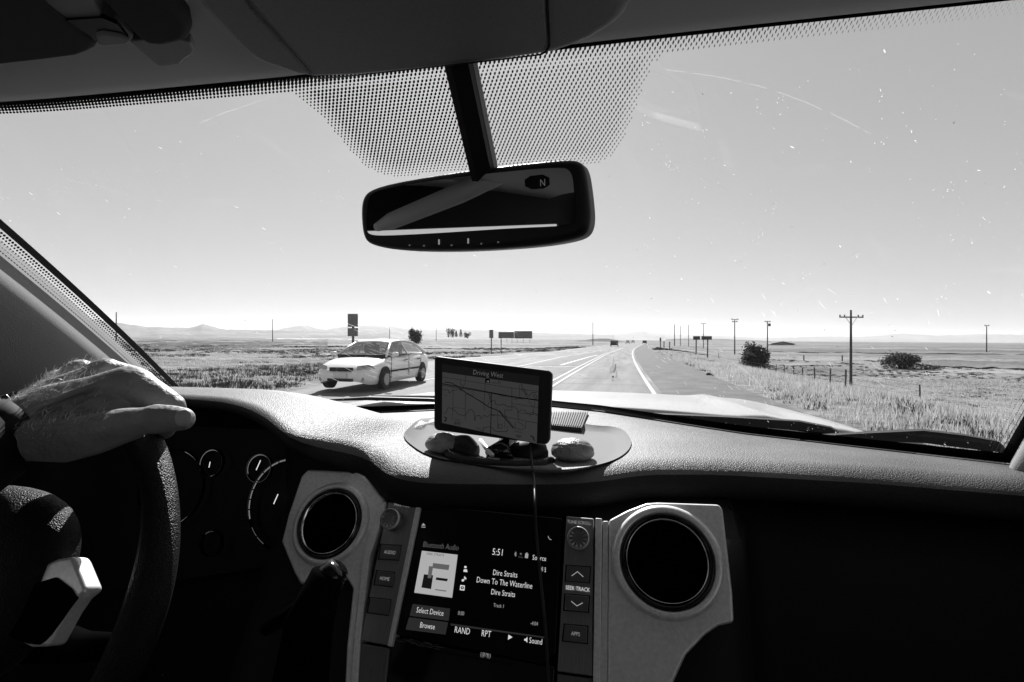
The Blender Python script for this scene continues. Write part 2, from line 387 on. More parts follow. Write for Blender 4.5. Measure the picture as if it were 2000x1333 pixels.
# ------------------------------------------------------------------ road
Yr = np.concatenate([np.arange(-30, 120, 2.0), np.geomspace(122, 2500, 70)])
def road_sheet(r0, r1, z, Ys=Yr, nx=2):
    P = []
    for y in Ys:
        a = r0(y) if callable(r0) else r0; b2 = r1(y) if callable(r1) else r1; c = float(cX(y))
        P.append([(c + a + (b2 - a) * i / (nx - 1), y, z + (0.0 if y < 300 else (y - 300) * 0.0)) for i in range(nx)])
    return MB().grid(P)
road_o = road_sheet(lambda y: float(leftR(y)), .12, ROAD, nx=6).build('road', 'asphalt'); tag(road_o, kind='structure')
def shr(y): return interp(y, [-30, 12, 30, 60, 100, 3000], [2.9, 2.9, 3.1, 3.4, 2.2, 2.0])
tag(road_sheet(.12, shr, ROAD).build('road_shoulder', 'shoulder'), kind='structure')
# edge lines and centre lines
def marking(pts, w, m='paint', dz=.004, name='lane_marking'):
    """a painted band along ground points"""
    mb = MB(); P = [Vector(p) for p in pts]; L = []
    for i, p in enumerate(P):
        t = (P[min(i + 1, len(P) - 1)] - P[max(i - 1, 0)]); t.z = 0; t.normalize(); q = Vector((t.y, -t.x, 0)) * w / 2
        L.append([(p.x - q.x, p.y - q.y, ROAD + dz), (p.x + q.x, p.y + q.y, ROAD + dz)])
    return mb.grid(L).build(name, m, road_o)
marking([(float(cX(y)) - .12, y, 0) for y in Yr if y < 500], .13)
marking([(float(cX(y)) + float(leftR(y)) + .25, y, 0) for y in Yr if 36 < y < 500], .16)
def gp(*pp): return [gnd(x, y, ROAD) for x, y in pp]
def gpoly(name, pp, m, dz=.008):
    P = gp(*pp); return MB().add([(p.x, p.y, ROAD + dz) for p in P], [tuple(range(len(P)))]).build(name, m, road_o)
gpoly('painted_median', [(1038, 715.5), (1104, 699), (1182, 686), (1172, 693), (1134, 714)], 'median')
gpoly('painted_median', [(1030, 721), (1127, 719), (1060, 757), (980, 790), (960, 760), (980, 735)], 'median')
marking(gp((1010, 718.5), (1045, 718), (1132, 716.5)), .25, dz=.014)
marking(gp((1095, 714), (1150, 698), (1168, 694)), .22, dz=.014)
marking(gp((900, 850), (1000, 790), (1078, 745), (1130, 717), (1178, 693), (1215, 680)), .10, dz=.014)
marking(gp((930, 856), (1024, 792), (1092, 747), (1138, 719), (1182, 694), (1217, 680)), .10, dz=.014)
marking(gp((830, 743), (940, 729), (1020, 715), (1100, 697), (1180, 684)), .14, dz=.014)
# dark tar repairs and darker wheel paths, worn pale centre
M['tar'] = mat('tar seal', .06, .95, spec=.1)
M['wheelpath'] = mat('dark wheel path', .125, .85, spec=.2, var=(1.5, .35, 10))
for k in range(7):
    x0 = 1198 + random.uniform(-7, 7); y0 = random.choice((738, 745, 752, 760, 728, 716)); pts = [(x0 + (775 - y0) * .1 * 0 + i * random.uniform(.2, 1.2), y0 - i * random.uniform(2, 5)) for i in range(5)]
    marking(gp(*pts), random.uniform(.04, .10), random.choice(('wheelpath', 'wheelpath', 'tar')) if k % 5 == 0 else 'wheelpath', .010 + k * .0006, 'tar_patch')
for k in range(26):
    y = 9 + k * 3.1 + random.random(); c = float(cX(y)) - 3.6 + random.uniform(-.2, .2); pts = [(c + i * .45 + random.uniform(-.1, .1), y + random.uniform(-.12, .12), 0) for i in range(8)]
    marking(pts, .035, 'tar', .012, 'tar_seam')

# ------------------------------------------------------------------ hills (far ridges, real size and distance)
M['hill'] = mat('bare hill', .20, .95, spec=.05, var=(.0012, .30, 9), bump=[('n', .004, 1.0, 60)])
M['hillnear'] = mat('scrubby hill', .10, .95, spec=.05, var=(.02, .35, 8))
def ridge(prof, d, depth=900, m='hill', base=-4, jit=.6, name='hills'):
    """prof: photo pixels of the crest line; the ridge stands at camera depth d and slopes both ways"""
    mb = MB(); xs_ = np.arange(prof[0][0], prof[-1][0] + .1, 4); rows = [[] for _ in range(7)]
    px_ = [p[0] for p in prof]; py_ = [p[1] for p in prof]
    for i, x in enumerate(xs_):
        y = np.interp(x, px_, py_) + (vnoise(x * .11, d * .01, 5) - .5) * jit * 2 + (vnoise(x * .4, d * .01, 6) - .5) * jit
        top = W(x, float(y), d); h = max(top.z - base, 1); hz = Vector((top.x, top.y, 0)).normalized()
        for k, (f_, dd) in enumerate(((0, -1), (.22, -.72), (.5, -.42), (.82, -.14), (1, 0), (.6, .4), (0, 1))):
            nn = (vnoise(x * .09 + k * 3.3, k * 1.7, 8) - .5) * .12 * math.sin(math.pi * min(1, f_ * 1.0)) if 0 < f_ < 1 else 0
            q = Vector((top.x, top.y, 0)) + hz * dd * depth; rows[k].append((q.x, q.y, base + h * (f_ + nn)))
    o = mb.grid(rows).build(name, m, smooth=True); tag(o, kind='structure'); return o
ridge([(60, 600), (140, 612), (180, 623), (230, 631), (290, 639), (370, 641), (385, 637), (395, 633), (410, 637), (440, 644), (560, 646), (760, 652)], 4200)
ridge([(420, 648), (545, 644), (575, 637), (600, 636), (625, 643), (640, 643), (680, 637), (720, 636), (760, 637), (800, 643), (850, 645), (900, 643), (960, 646), (1040, 650), (1200, 655)], 7800, 2200)
ridge([(780, 650), (830, 646), (860, 643), (890, 646), (1000, 648), (1100, 652)], 9500, 2000)
ridge([(1080, 657), (1150, 654), (1200, 652), (1255, 647), (1300, 652), (1345, 655), (1370, 653), (1400, 656), (1500, 660), (1600, 658), (1700, 658), (1760, 652), (1830, 656), (1900, 653), (1960, 654), (2100, 656)], 11500, 2500)
ridge([(1040, 672), (1100, 668), (1140, 665), (1170, 661.5), (1190, 662), (1215, 667), (1240, 671), (1262, 674)], 620, 90, 'hillnear', -3, .5, 'hill')
ridge([(930, 672), (1000, 668), (1060, 665.5), (1110, 667), (1150, 670)], 900, 90, 'hillnear', -3, .4, 'hill')
ridge([(1290, 676), (1300, 663), (1330, 661.5), (1400, 662), (1500, 666), (1600, 669.5), (1800, 671.5), (2100, 673)], 2400, 700, 'hill', -4, .2, 'hill')

# ------------------------------------------------------------------ dry grass tufts and sage (uncountable)
def tufts(name, n, xr, yr, hgt, m, wd=.02, blades=7, keep=None, clump=.16, ptest=None):
    X = RNG.uniform(*xr, n * 3); Y = yr[0] + (yr[1] - yr[0]) * RNG.random(n * 3) ** 1.6
    r = X - cX(Y); ok = (r > 3.2) | (r < leftR(Y) - .9)
    if keep is not None: ok &= keep(X, Y)
    X, Y = X[ok][:n], Y[ok][:n]; n = len(X); Z = TZ(X, Y)
    s = (0.55 + .9 * RNG.random(n)) * hgt * (0.6 + .8 * fbm(X * .35, Y * .35, 21))
    k = blades; A = RNG.random((n, k)) * 2 * np.pi; R = RNG.random((n, k)) * clump; lean = RNG.random((n, k)) * .55
    bx = X[:, None] + np.cos(A) * R; by = Y[:, None] + np.sin(A) * R; bz = np.repeat(Z[:, None] - .03, k, 1); h = s[:, None] * (.6 + .6 * RNG.random((n, k)))
    tx = bx + np.cos(A) * lean * h; ty = by + np.sin(A) * lean * h; tz = bz + h; wa = RNG.random((n, k)) * 2 * np.pi; ww = wd * (1 + Y[:, None] * .03)
    v = np.stack([np.stack([bx - np.cos(wa) * ww, by - np.sin(wa) * ww, bz], -1), np.stack([bx + np.cos(wa) * ww, by + np.sin(wa) * ww, bz], -1), np.stack([tx, ty, tz], -1)], 2).reshape(-1, 3)
    me = bpy.data.meshes.new(name); N = n * k; me.vertices.add(N * 3); me.vertices.foreach_set('co', v.ravel().astype(np.float32))
    me.loops.add(N * 3); me.loops.foreach_set('vertex_index', np.arange(N * 3)); me.polygons.add(N); me.polygons.foreach_set('loop_start', np.arange(N) * 3); me.update()
    return tag(link(name, me, m, at=(0, 0, 0)), kind='stuff')
tufts('grass', 60000, (2, 75), (5, 80), .24, 'straw', wd=.007)
tufts('grass', 9000, (-90, -9), (10, 90), .22, 'straw', wd=.008)
M['sage'] = mat('sage brush', .085, .9, spec=.1, var=(.8, .5))
tufts('sagebrush', 7000, (3, 110), (7, 120), .15, 'sage', wd=.010, blades=26, clump=.35, keep=lambda X, Y: fbm(X * .12, Y * .12, 40) > .52)
tufts('sagebrush', 16000, (-120, -9), (12, 120), .15, 'sage', wd=.010, blades=26, clump=.35, keep=lambda X, Y: fbm(X * .1, Y * .1, 41) > .46)

# ------------------------------------------------------------------ shrubs and trees
def leafball(mb, c, rx, ry, rz, n, leaf, rng, flat=0):
    c = Vector(c)
    lobes = [(Vector((rng.uniform(-.55, .55), rng.uniform(-.55, .55), rng.uniform(-.2, .6))), rng.uniform(.35, .6)) for _ in range(9)]
    for _ in range(n):
        l, s = rng.choice(lobes); d = Vector((rng.gauss(0, 1), rng.gauss(0, 1), rng.gauss(0, 1))).normalized() * s * rng.random() ** .4 * (1.0 if rng.random() < .8 else rng.uniform(1.0, 1.5))
        q = l + d; q.z = max(q.z, -.5); p = c + Vector((q.x * rx, q.y * ry, (q.z + .5) * rz))
        a = Vector((rng.gauss(0, 1), rng.gauss(0, 1), rng.gauss(0, 1))).normalized() * leaf; b2 = a.orthogonal().normalized() * leaf * .6
        mb.add([p - a, p + b2, p + a], [(0, 1, 2)])
def plant(name, label, cat, px, py, d, wpx, hpx, n, leaf, m, group=None, trunk=True, seed=1, cone=False):
    rng = random.Random(seed); base = W(px, py, d); sz = d / F; rx = wpx * sz / 2; h = hpx * sz
    base.z = min(base.z, float(TZ(base.x, base.y)))if d < 250 else base.z
    t = thing(name, label, cat, base, group); mb = MB()
    if cone:
        for _ in range(n):
            f_ = rng.random() ** .8; a = rng.random() * 6.28; r = rx * (1 - f_) * (.5 + .5 * rng.random()) + .05 * rx
            p = base + Vector((math.cos(a) * r, math.sin(a) * r, h * (.08 + .92 * f_))); v = Vector((rng.gauss(0, 1), rng.gauss(0, 1), rng.gauss(0, .6))).normalized() * leaf
            mb.add([p - v, p + v.orthogonal().normalized() * leaf * .6, p + v], [(0, 1, 2)])
    else: leafball(mb, base, rx * 1.15, rx * 1.0, h * .9, n, leaf, rng)
    mb.build('crown' if trunk else 'foliage', m, t, fix=False)
    st = MB()
    for k in range(1 if cone else 4):
        a = k * 1.7 + seed; tip = base + Vector((math.cos(a) * rx * .4 * (not cone), math.sin(a) * rx * .4 * (not cone), h * .55))
        st.tube([base + Vector((0, 0, -.2)), (base + tip) / 2 + Vector((0, 0, h * .05)), tip], [h * .035, h * .025, h * .01], 6)
    st.build('trunk' if trunk else 'stem', 'wood', t); return t
plant('shrub', 'dense dark rounded shrub on the slope beside the highway, below the two crossarm poles', 'shrub', 1475, 729, 66, 58, 42, 3600, .24, 'bush', trunk=False, seed=3)
plant('shrub', 'low wide dark shrub alone in the pasture beyond the tall pole', 'shrub', 1762, 715, 88, 66, 22, 2800, .28, 'bush', trunk=False, seed=5)
plant('shrub', 'small flat shrub just right of the wide shrub in the pasture', 'shrub', 1822, 722, 84, 34, 7, 900, .16, 'bush2', trunk=False, seed=6)
plant('shrub', 'small dark bush at the foot of the roadside slope near the shoulder', 'shrub', 1388, 741, 24, 16, 9, 700, .06, 'bush2', trunk=False, seed=8)
plant('broadleaf_tree', 'round crowned dark tree on the plain behind the oncoming sedan', 'tree', 813, 664, 210, 28, 24, 1600, .5, 'bush', seed=9)
plant('bare_tree', 'ragged thin tree, leftmost of the clump left of the small road sign', 'tree', 876, 659, 420, 10, 17, 260, .55, 'bush', 'trees in the far clump', seed=10)
plant('broadleaf_tree', 'dark bushy tree between the ragged tree and the pointed conifers', 'tree', 884, 659, 415, 9, 14, 380, .55, 'bush', 'trees in the far clump', seed=11)
plant('conifer', 'small pointed conifer, first of the two in the far clump', 'tree', 891, 659, 410, 7, 12, 300, .5, 'bush', 'trees in the far clump', seed=12, cone=True)
plant('conifer', 'taller pointed conifer standing nearest the small road sign', 'tree', 900, 659, 410, 8, 15, 340, .5, 'bush', 'trees in the far clump', seed=13, cone=True)
plant('shrub', 'low dark bush just right of the two pointed conifers', 'shrub', 913, 661, 400, 15, 9, 420, .5, 'bush', trunk=False, seed=14)
plant('shrub', 'low dark trees around the white roofed farm on the right plain', 'shrub', 1546, 681, 330, 24, 5, 500, .5, 'bush', trunk=False, seed=15)
plant('shrub', 'dark brush in front of the farm shed on the right plain', 'shrub', 1515, 681, 325, 20, 4, 400, .5, 'bush', trunk=False, seed=16)
plant('shrub', 'short dark roadside brush below the row of marker posts', 'shrub', 1308, 688, 88, 26, 4, 500, .16, 'bush2', trunk=False, seed=17)

# ------------------------------------------------------------------ utility poles
def pole(px, ytop, ybase, d, label, arms=(), group='utility poles along the highway', r=.17, extra=None, lean=0):
    base = W(px, ybase, d); top = W(px + lean, ytop, d); g = float(TZ(base.x, base.y)); base.z = min(base.z, g) - .3
    t = thing('utility_pole', label, 'pole', base, group)
    MB().tube([base, base.lerp(top, .5), top], [r, r * .85, r * .6], 8).build('post', 'wood', t)
    ax_ = Vector((math.cos(math.radians(12)), math.sin(math.radians(12)), 0))
    for (py, w_) in arms:
        c = W(px + lean, py, d) + Vector((0, -.12, 0)); a = w_ * d / F / 2; mb = MB().tube([c - ax_ * a, c + ax_ * a], r * .45, 6)
        ca_ = mb.build('crossarm', 'wood', t)
        for k in (-1, -.6, .6, 1):
            q = c + ax_ * a * k * .96; MB().tube([q, q + Vector((0, 0, r * 1.6))], [r * .3, r * .45], 6).build('insulator', 'wood', ca_)
        if d < 80:
            for sgn in (-1, 1): MB().tube([c + ax_ * a * .5 * sgn, Vector((base.x, base.y, c.z - .9))], r * .14, 5).build('brace', 'wood', t)
    if extra:
        c = W(px + 3, extra, d); MB().tube([c + Vector((.1, 0, -.35)), c + Vector((.1, 0, .35))], .3, 10).build('transformer', 'wood', t)
    return t
pole(1662, 606, 765, 56, 'tallest, nearest wooden utility pole with a wide crossarm, in the pasture', [(620, 46)], r=.16)
pole(1435, 624, 691, 130, 'wooden utility pole behind the dark rounded shrub, left of the transformer pole', [(624.5, 14), (629, 10)], r=.16)
pole(1499, 627, 692, 128, 'wooden utility pole carrying a drum transformer, right of the shrub', [(629, 11)], r=.16, extra=635)
pole(1927, 636, 691, 165, 'wooden pole standing alone at the right edge of the pasture', [(636.5, 9)], r=.18)
pole(1374, 632, 672, 200, 'thin pole behind the pair of dark roadside billboards', [(632.5, 9)], r=.15)
pole(1345, 635, 672, 210, 'thin far pole just left of the pair of dark billboards', r=.15)
pole(1329, 637, 672, 230, 'faint far pole, second of the row right of the marker posts', r=.15)
pole(1317.5, 634, 676, 190, 'far pole nearest the road, by the marker posts on the right', r=.17)
pole(1158, 630, 674, 190, 'lone slender pole left of the road, beside the low dark hill', r=.16)
pole(227, 610, 653, 190, 'leftmost pole, standing in front of the left hills near the pillar', r=.25)
pole(532.5, 624, 655, 260, 'slender pole on the left plain midway between pillar and tall sign', r=.22)
pole(761, 640, 657, 420, 'tiny far pole above the oncoming sedan, left of the round tree', r=.3)
pole(852, 640, 655, 480, 'faint tiny pole right of the round tree', r=.3)

# ------------------------------------------------------------------ signs
def sign(name, label, cat, px0, px1, y0, y1, ybase, d, posts, m='signback', split=None, t_=.05, group=None):
    c = W((px0 + px1) / 2, ybase, d); c.z = min(c.z, float(TZ(c.x, c.y))) if d < 120 else c.z
    fr = Frame(c, (0.1, -1, 0)); t = thing(name, label, cat, c, group); xc = (px0 + px1) / 2; n = 0
    rows = [(y0, y1)] if split is None else [(y0, split - 1.2), (split + 1.2, y1)]
    for (a, b2) in rows: px_prism(fr, [(px0, a), (px1, a), (px1, b2), (px0, b2)], -.03, .03).build('sign_panel' if 'sign' in name else 'board_panel', m, t)
    for p in posts:
        a = fr.hit(p, y0 + 3); b2 = fr.hit(p, y1); MB().tube([Vector((a.x, a.y + .1, a.z)), Vector((a.x, a.y + .1, c.z - .3))], t_, 6).build('post', 'post', t)
    if cat == 'billboard':
        for yy in (y0 + 2, y1 - 2):
            a = fr.hit(px0, yy, .06); b2 = fr.hit(px1, yy, .06); MB().tube([a, b2], .06, 5).build('rail', 'post', t)
    return t
sign('road_sign', 'tall narrow two-panel road sign seen from behind, left of the oncoming sedan', 'road sign', 679, 698.5, 613.5, 657, 668, 38, [688.5], split=640, t_=.09)
sign('road_sign', 'small road sign on one post between the far trees and the billboards', 'road sign', 955.5, 963.5, 644.5, 661, 686, 66, [959.5], t_=.08)
sign('marker_post', 'thin short post in the grass just right of the small road sign', 'post', 977.5, 979.5, 660, 662, 690, 62, [978.5], m='post', t_=.06)
sign('billboard', 'left and lower of the two adjoining billboards beyond the small road sign', 'billboard', 973.5, 1004, 649, 661, 668, 150, [978, 990, 1000], 'board')
sign('billboard', 'right and taller of the two adjoining billboards beyond the small road sign', 'billboard', 1004.5, 1039.5, 647, 661.5, 668, 148, [1010, 1022, 1035], 'board')
sign('billboard', 'left dark billboard of the pair high on posts right of the road', 'billboard', 1354, 1367.5, 657, 664, 701, 70, [1360], 'wood', t_=.08)
sign('billboard', 'right dark billboard of the pair high on posts right of the road', 'billboard', 1370, 1390.5, 657, 664, 706, 66, [1382.5], 'wood', t_=.08)
sign('marker_post', 'dark square topped marker post beside the right hand lane far ahead', 'post', 1288.5, 1291.5, 660, 666, 678, 105, [1290], 'wood', t_=.1, group='marker posts by the right verge')
sign('marker_post', 'short marker post, second of the row beside the far right verge', 'post', 1296, 1298, 667, 670, 677, 110, [1297], 'wood', t_=.1, group='marker posts by the right verge')
sign('marker_post', 'shortest marker post of the row, nearest the first far pole', 'post', 1307, 1309, 668, 671, 681, 100, [1308], 'wood', t_=.1, group='marker posts by the right verge')
# farm on the right plain
c = W(1525, 680, 340); t = thing('farm_shed', 'low pale walled farm shed with a dark roof on the right plain', 'shed', c)
MB().box(c + Vector((0, 0, 1.2)), (14, 8, 2.6)).build('wall', 'wall', t)
fr = Frame(c, (0, -1, 0)); prism(fr, [(-7.6, 2.4), (7.6, 2.4), (7.2, 2.9), (0, 4.4), (-7.2, 2.9)], -4.6, 4.6).build('roof', 'roofm', t)
MB().box(c + Vector((-2, -4.05, .9)), (2.2, .08, 1.9)).build('door', 'roofm', t)
# wire fence: posts along the foot of the right slope
ft = thing('wire_fence', 'pasture fence of weathered posts and wire along the foot of the right slope', 'fence', gnd(1700, 850, -3.5))
pp = [(1296, 676, 150), (1334, 682, 110), (1404, 700, 78), (1444, 706, 66), (1456, 716, 52), (1505, 722, 47), (1515, 727, 42), (1531, 731, 38), (1549, 737, 34), (1568, 743, 30), (1592, 748, 27), (1621, 756, 24), (1651, 768, 21), (1797, 829, 24)]
prevp = None; wires = MB()
for (x, y, d) in pp[2:]:
    p = W(x, y, d); g = float(TZ(p.x, p.y)); MB().tube([(p.x, p.y, g - .2), (p.x + random.uniform(-.05, .05), p.y, g + .85)], .035, 6).build('fence_post', 'post', ft)
    if prevp:
        for h in (.3, .55, .8): wires.tube([(prevp[0], prevp[1], prevp[2] + h), (p.x, p.y, g + h)], .006, 3, caps=False)
    prevp = (p.x, p.y, g)
wires.build('fence_wire', 'wood', ft)
# far pasture fence posts
for (x, y, d, l) in ((1645 - 0, 700, 105, 'short stake in the pasture left of the tall pole'), (1570, 697, 110, 'low grey stake in the pasture right of the dark shrub')):
    p = W(x, y, d); g = float(TZ(p.x, p.y)); tag(MB().tube([(p.x, p.y, g - .1), (p.x, p.y, g + 1.2)], .12, 6).build('stake', 'post'), l, 'stake')
# far cars on the road: body, cabin, wheels
def farcar(px, py, d, label, w_=1.8, dark=False):
    c = W(px, py, d); c.z = ROAD; t = thing('far_car', label, 'car', c, 'distant cars on the highway'); mm = 'gloss' if dark else 'carpaint'
    fr = Frame(c, (0, -1, 0)); prism(Frame(c, (1, 0, 0), u=(0, 1, 0)), [(-2.2, .3), (2.2, .3), (2.2, .75), (1.3, .9), (.6, 1.4), (-1.2, 1.42), (-1.9, .95), (-2.2, .85)], -w_ / 2, w_ / 2).build('body', mm, t)
    MB().quad(*[c + Vector(p) for p in ((-.7, -2.0, .98), (.7, -2.0, .98), (.6, -1.25, 1.38), (-.6, -1.25, 1.38))]).build('windscreen', 'carglass', t)
    for sx in (-1, 1):
        for sy in (-1, 1): MB().tube([c + Vector((sx * .78, sy * 1.35, .32)), c + Vector((sx * .93, sy * 1.35, .32))], .32, 12).build('wheel', 'tyre', t)
farcar(1200, 674.5, 125, 'dark car nearest on the far highway beside the low hill', dark=True)
farcar(1226, 672, 210, 'pale car just behind the dark one on the far highway')
farcar(1236, 671, 260, 'second pale car at the bend of the highway')
farcar(1259, 672, 230, 'dark car ahead in our own lane at the vanishing point', dark=True)

# ------------------------------------------------------------------ oncoming sedan
def sedan():
    c = gnd(730, 755, ROAD); ang = math.radians(-88.0)      # heading: towards us
    Rm = Matrix.Rotation(ang, 3, 'Z') * 1.06 if False else Matrix.Rotation(ang, 3, 'Z') @ Matrix.Diagonal((1.17, 1.15, 1.12))
    c = c + Rm @ Vector((-.35, 0, 0)) ; c.z = ROAD
    P = lambda x, y, z: c + Rm @ Vector((x, y, z))
    t = thing('sedan', 'silver four-door sedan coming the other way with its driver visible', 'car', c)
    st = [(-2.22, .60, .42, .84), (-2.17, .72, .30, .93), (-2.0, .80, .22, .99), (-1.6, .84, .2, 1.01), (-1.0, .86, .2, .99), (-.2, .865, .2, .96), (.6, .86, .2, .95), (1.0, .855, .2, .94), (1.35, .84, .2, .89), (1.75, .81, .2, .81), (2.0, .76, .21, .72), (2.15, .66, .25, .62), (2.22, .5, .32, .5)]
    rows = []
    for (x, w_, zb, zt) in st:
        h = zt - zb; sec = [(0, zt), (.45 * w_, zt - .004), (.8 * w_, zt - .03 * h / .7), (.93 * w_, zt - .075 * h / .7), (.985 * w_, zt - .17 * h / .7), (w_, zb + h * .58), (.995 * w_, zb + h * .4), (.97 * w_, zb + h * .18), (.9 * w_, zb)]
        full = [(-a, z) for a, z in sec[::-1]] + sec[1:]; rows.append([P(x, a, z) for a, z in full])
    mb = MB().grid(rows); n = len(rows[0]); k0 = 0; mb.f += [tuple(range(n)), tuple((len(rows) - 1) * n + j for j in range(n - 1, -1, -1))]
    o = mb.build('body', 'carpaint', t, smooth=True); md = o.modifiers.new('sub', 'SUBSURF'); md.levels = 1; md.render_levels = 2
    # roof and pillars
    rr = []
    for (x, w_, z) in ((-1.22, .54, 1.31), (-1.02, .57, 1.37), (-.45, .585, 1.42), (0, .58, 1.42), (.3, .555, 1.38), (.42, .54, 1.34)):
        rr.append([P(x, a * w_, z - .05 * a * a) for a in (-1.0, -.7, -.35, 0, .35, .7, 1.0)])
    r_ = MB().grid(rr).build('roof', 'carpaint', t, smooth=True, solid=.04)
    for s in (-1, 1):
        for (a, b2, w1, nm) in ((((.42, .54, 1.31)), (1.12, .74, .93), .035, 'pillar'), ((-.15, .575, 1.35), (-.22, .79, .95), .03, 'pillar'), ((-1.2, .54, 1.3), (-1.80, .72, .98), .07, 'pillar')):
            MB().tube([P(a[0], a[1] * s, a[2]), P((a[0] + b2[0]) / 2, (a[1] + b2[1]) / 2 * s, (a[2] + b2[2]) / 2 + .02), P(b2[0], b2[1] * s, b2[2])], [w1 * .9, w1, w1 * 1.2], 6).build(nm, 'carpaint' if nm == 'pillar' else 'gloss', t, smooth=True)
        # drip rail arch
        MB().tube([P(.42, .55 * s, 1.31), P(.1, .58 * s, 1.365), P(-.45, .59 * s, 1.375), P(-1.02, .575 * s, 1.33), P(-1.25, .55 * s, 1.27)], .025, 6).build('roof_rail', 'carpaint', t, smooth=True)
        g = MB().add([P(1.05, .755 * s, .955), P(.38, .555 * s, 1.31), P(-.15, .58 * s, 1.35), P(-.2, .79 * s, .965)], [(0, 1, 2, 3)]); g.build('side_window', M['carglass2'], t)
        g = MB().add([P(-.25, .79 * s, .97), P(-.2, .58 * s, 1.35), P(-1.05, .565 * s, 1.32), P(-1.6, .74 * s, .99)], [(0, 1, 2, 3)]); g.build('side_window', M['carglass2'], t)
        # mirror, headlight, handles, side moulding
        MB().box(P(.95, .93 * s, .99), (.12, .16, .12), Rm.to_3x3()).build('door_mirror', 'carpaint', t, bevel=.03)
        hl = MB(); hl.add([P(2.16, .40 * s, .60), P(2.03, .72 * s, .60), P(1.90, .79 * s, .62), P(1.93, .76 * s, .72), P(2.03, .66 * s, .74), P(2.13, .42 * s, .70)], [(0, 1, 2, 3, 4, 5)])
        hl.build('headlight', 'lamp', t, solid=-.02)
        MB().box(P(2.13, .52 * s, .36), (.1, .2, .09), Rm.to_3x3()).build('fog_lamp', 'lamp', t)
        for x in (.05, -.95): MB().box(P(x, .868 * s, .80), (.2, .02, .035), Rm.to_3x3()).build('door_handle', 'gloss', t)
        MB().box(P(-.1, .872 * s, .52), (2.4, .015, .05), Rm.to_3x3()).build('side_moulding', 'tyre', t)
        dl = MB()
        for x in (1.05, -.18, -1.15): dl.box(P(x, .864 * s, .62), (.012, .012, .62), Rm.to_3x3())
        dl.build('door_gap', 'tyre', t)
        for x in (1.38, -1.32):
            we = MB().tube([P(x, .69 * s, .31), P(x, .875 * s, .31)], [.31, .31], 28).build('wheel', 'tyre', t, bevel=.02)
            rim = MB().tube([P(x, .86 * s, .31), P(x, .888 * s, .31)], [.2, .18], 24); rim.build('rim', 'brushed', we)
            MB().tube([P(x, .80 * s, .36), P(x, .861 * s, .36)], [.35, .35], 28).build('wheel_arch', 'tyre', t)
    MB().add([P(1.08, -.72, .965), P(1.08, .72, .965), P(.42, .53, 1.315), P(.42, -.53, 1.315)], [(0, 1, 2, 3)]).build('windscreen', M['carglass2'], t)
    MB().add([P(-1.66, -.68, 1.0), P(-1.66, .68, 1.0), P(-1.2, .52, 1.31), P(-1.2, -.52, 1.31)], [(0, 1, 2, 3)]).build('rear_window', M['carglass2'], t)
    MB().box(P(2.17, 0, .62), (.10, .62, .10), Rm.to_3x3()).build('grille', 'gloss', t, bevel=.02)
    MB().box(P(2.2, 0, .34), (.12, .7, .08), Rm.to_3x3()).build('lower_grille', 'gloss', t, bevel=.02)
    MB().box(P(2.24, 0, .47), (.03, .36, .12), Rm.to_3x3()).build('number_plate', 'white', t)
    cabin = MB().box(P(-.2, 0, .93), (2.4, 1.3, .06), Rm.to_3x3()).box(P(1.0, 0, .93), (.35, 1.35, .1), Rm.to_3x3()); cabin.build('interior', 'tyre', t)
    for s in (-1, 1):
        MB().box(P(-.25, .36 * s, 1.05), (.14, .46, .40), Rm.to_3x3()).box(P(-.27, .36 * s, 1.27), (.1, .24, .12), Rm.to_3x3()).build('front_seat', 'rubber', t, bevel=.04)
    # driver (sits on the car's left, our right)
    dp = P(-.05, .36, .9); pt = MB()
    pe = thing('person', 'driver in a pale top behind the wheel of the oncoming sedan', 'person', dp)
    a = MB().tube([P(-.05, .36, .9), P(-.06, .36, 1.05), P(-.05, .36, 1.13), P(-.03, .36, 1.17), P(-.02, .36, 1.20), P(-.01, .36, 1.27), P(-.02, .36, 1.33)], [.17, .18, .13, .055, .075, .095, .05], 12)
    for s in (-1, 1): a.tube([P(-.05, .36 + .17 * s, 1.1), P(.18, .36 + .22 * s, .97), P(.45, .36 + .1 * s, 1.04), P(.52, .36 + .1 * s, 1.06)], [.055, .05, .035, .035], 8)
    ao = a.build('torso', 'white', pe, smooth=True); rm = ao.modifiers.new('r', 'REMESH'); rm.mode = 'VOXEL'; rm.voxel_size = .02; rm.use_smooth_shade = True
    MB().tube([P(-.06, .36, 1.26), P(-.05, .36, 1.32), P(-.03, .36, 1.365)], [.098, .1, .05], 12).build('hair', 'gloss', pe, smooth=True)
    sw = MB(); cc = P(.56, .36, 1.02)
    for k in range(24):
        a0 = 2 * math.pi * k / 24; a1 = 2 * math.pi * (k + 1) / 24; f = lambda q: P(.56 + .06 * math.sin(q), .36 + .18 * math.cos(q), 1.0 + .17 * math.sin(q)); sw.tube([f(a0), f(a1)], .015, 5, caps=False)
    sw.build('steering_wheel', 'gloss', t)
    sw = MB().tube([P(1.1, .2, .975), P(1.12, .5, .972), P(1.1, .7, .98)], .008, 4).tube([P(1.1, -.4, .975), P(1.12, 0, .972), P(1.1, .1, .98)], .008, 4); sw.build('wiper', 'tyre', t)
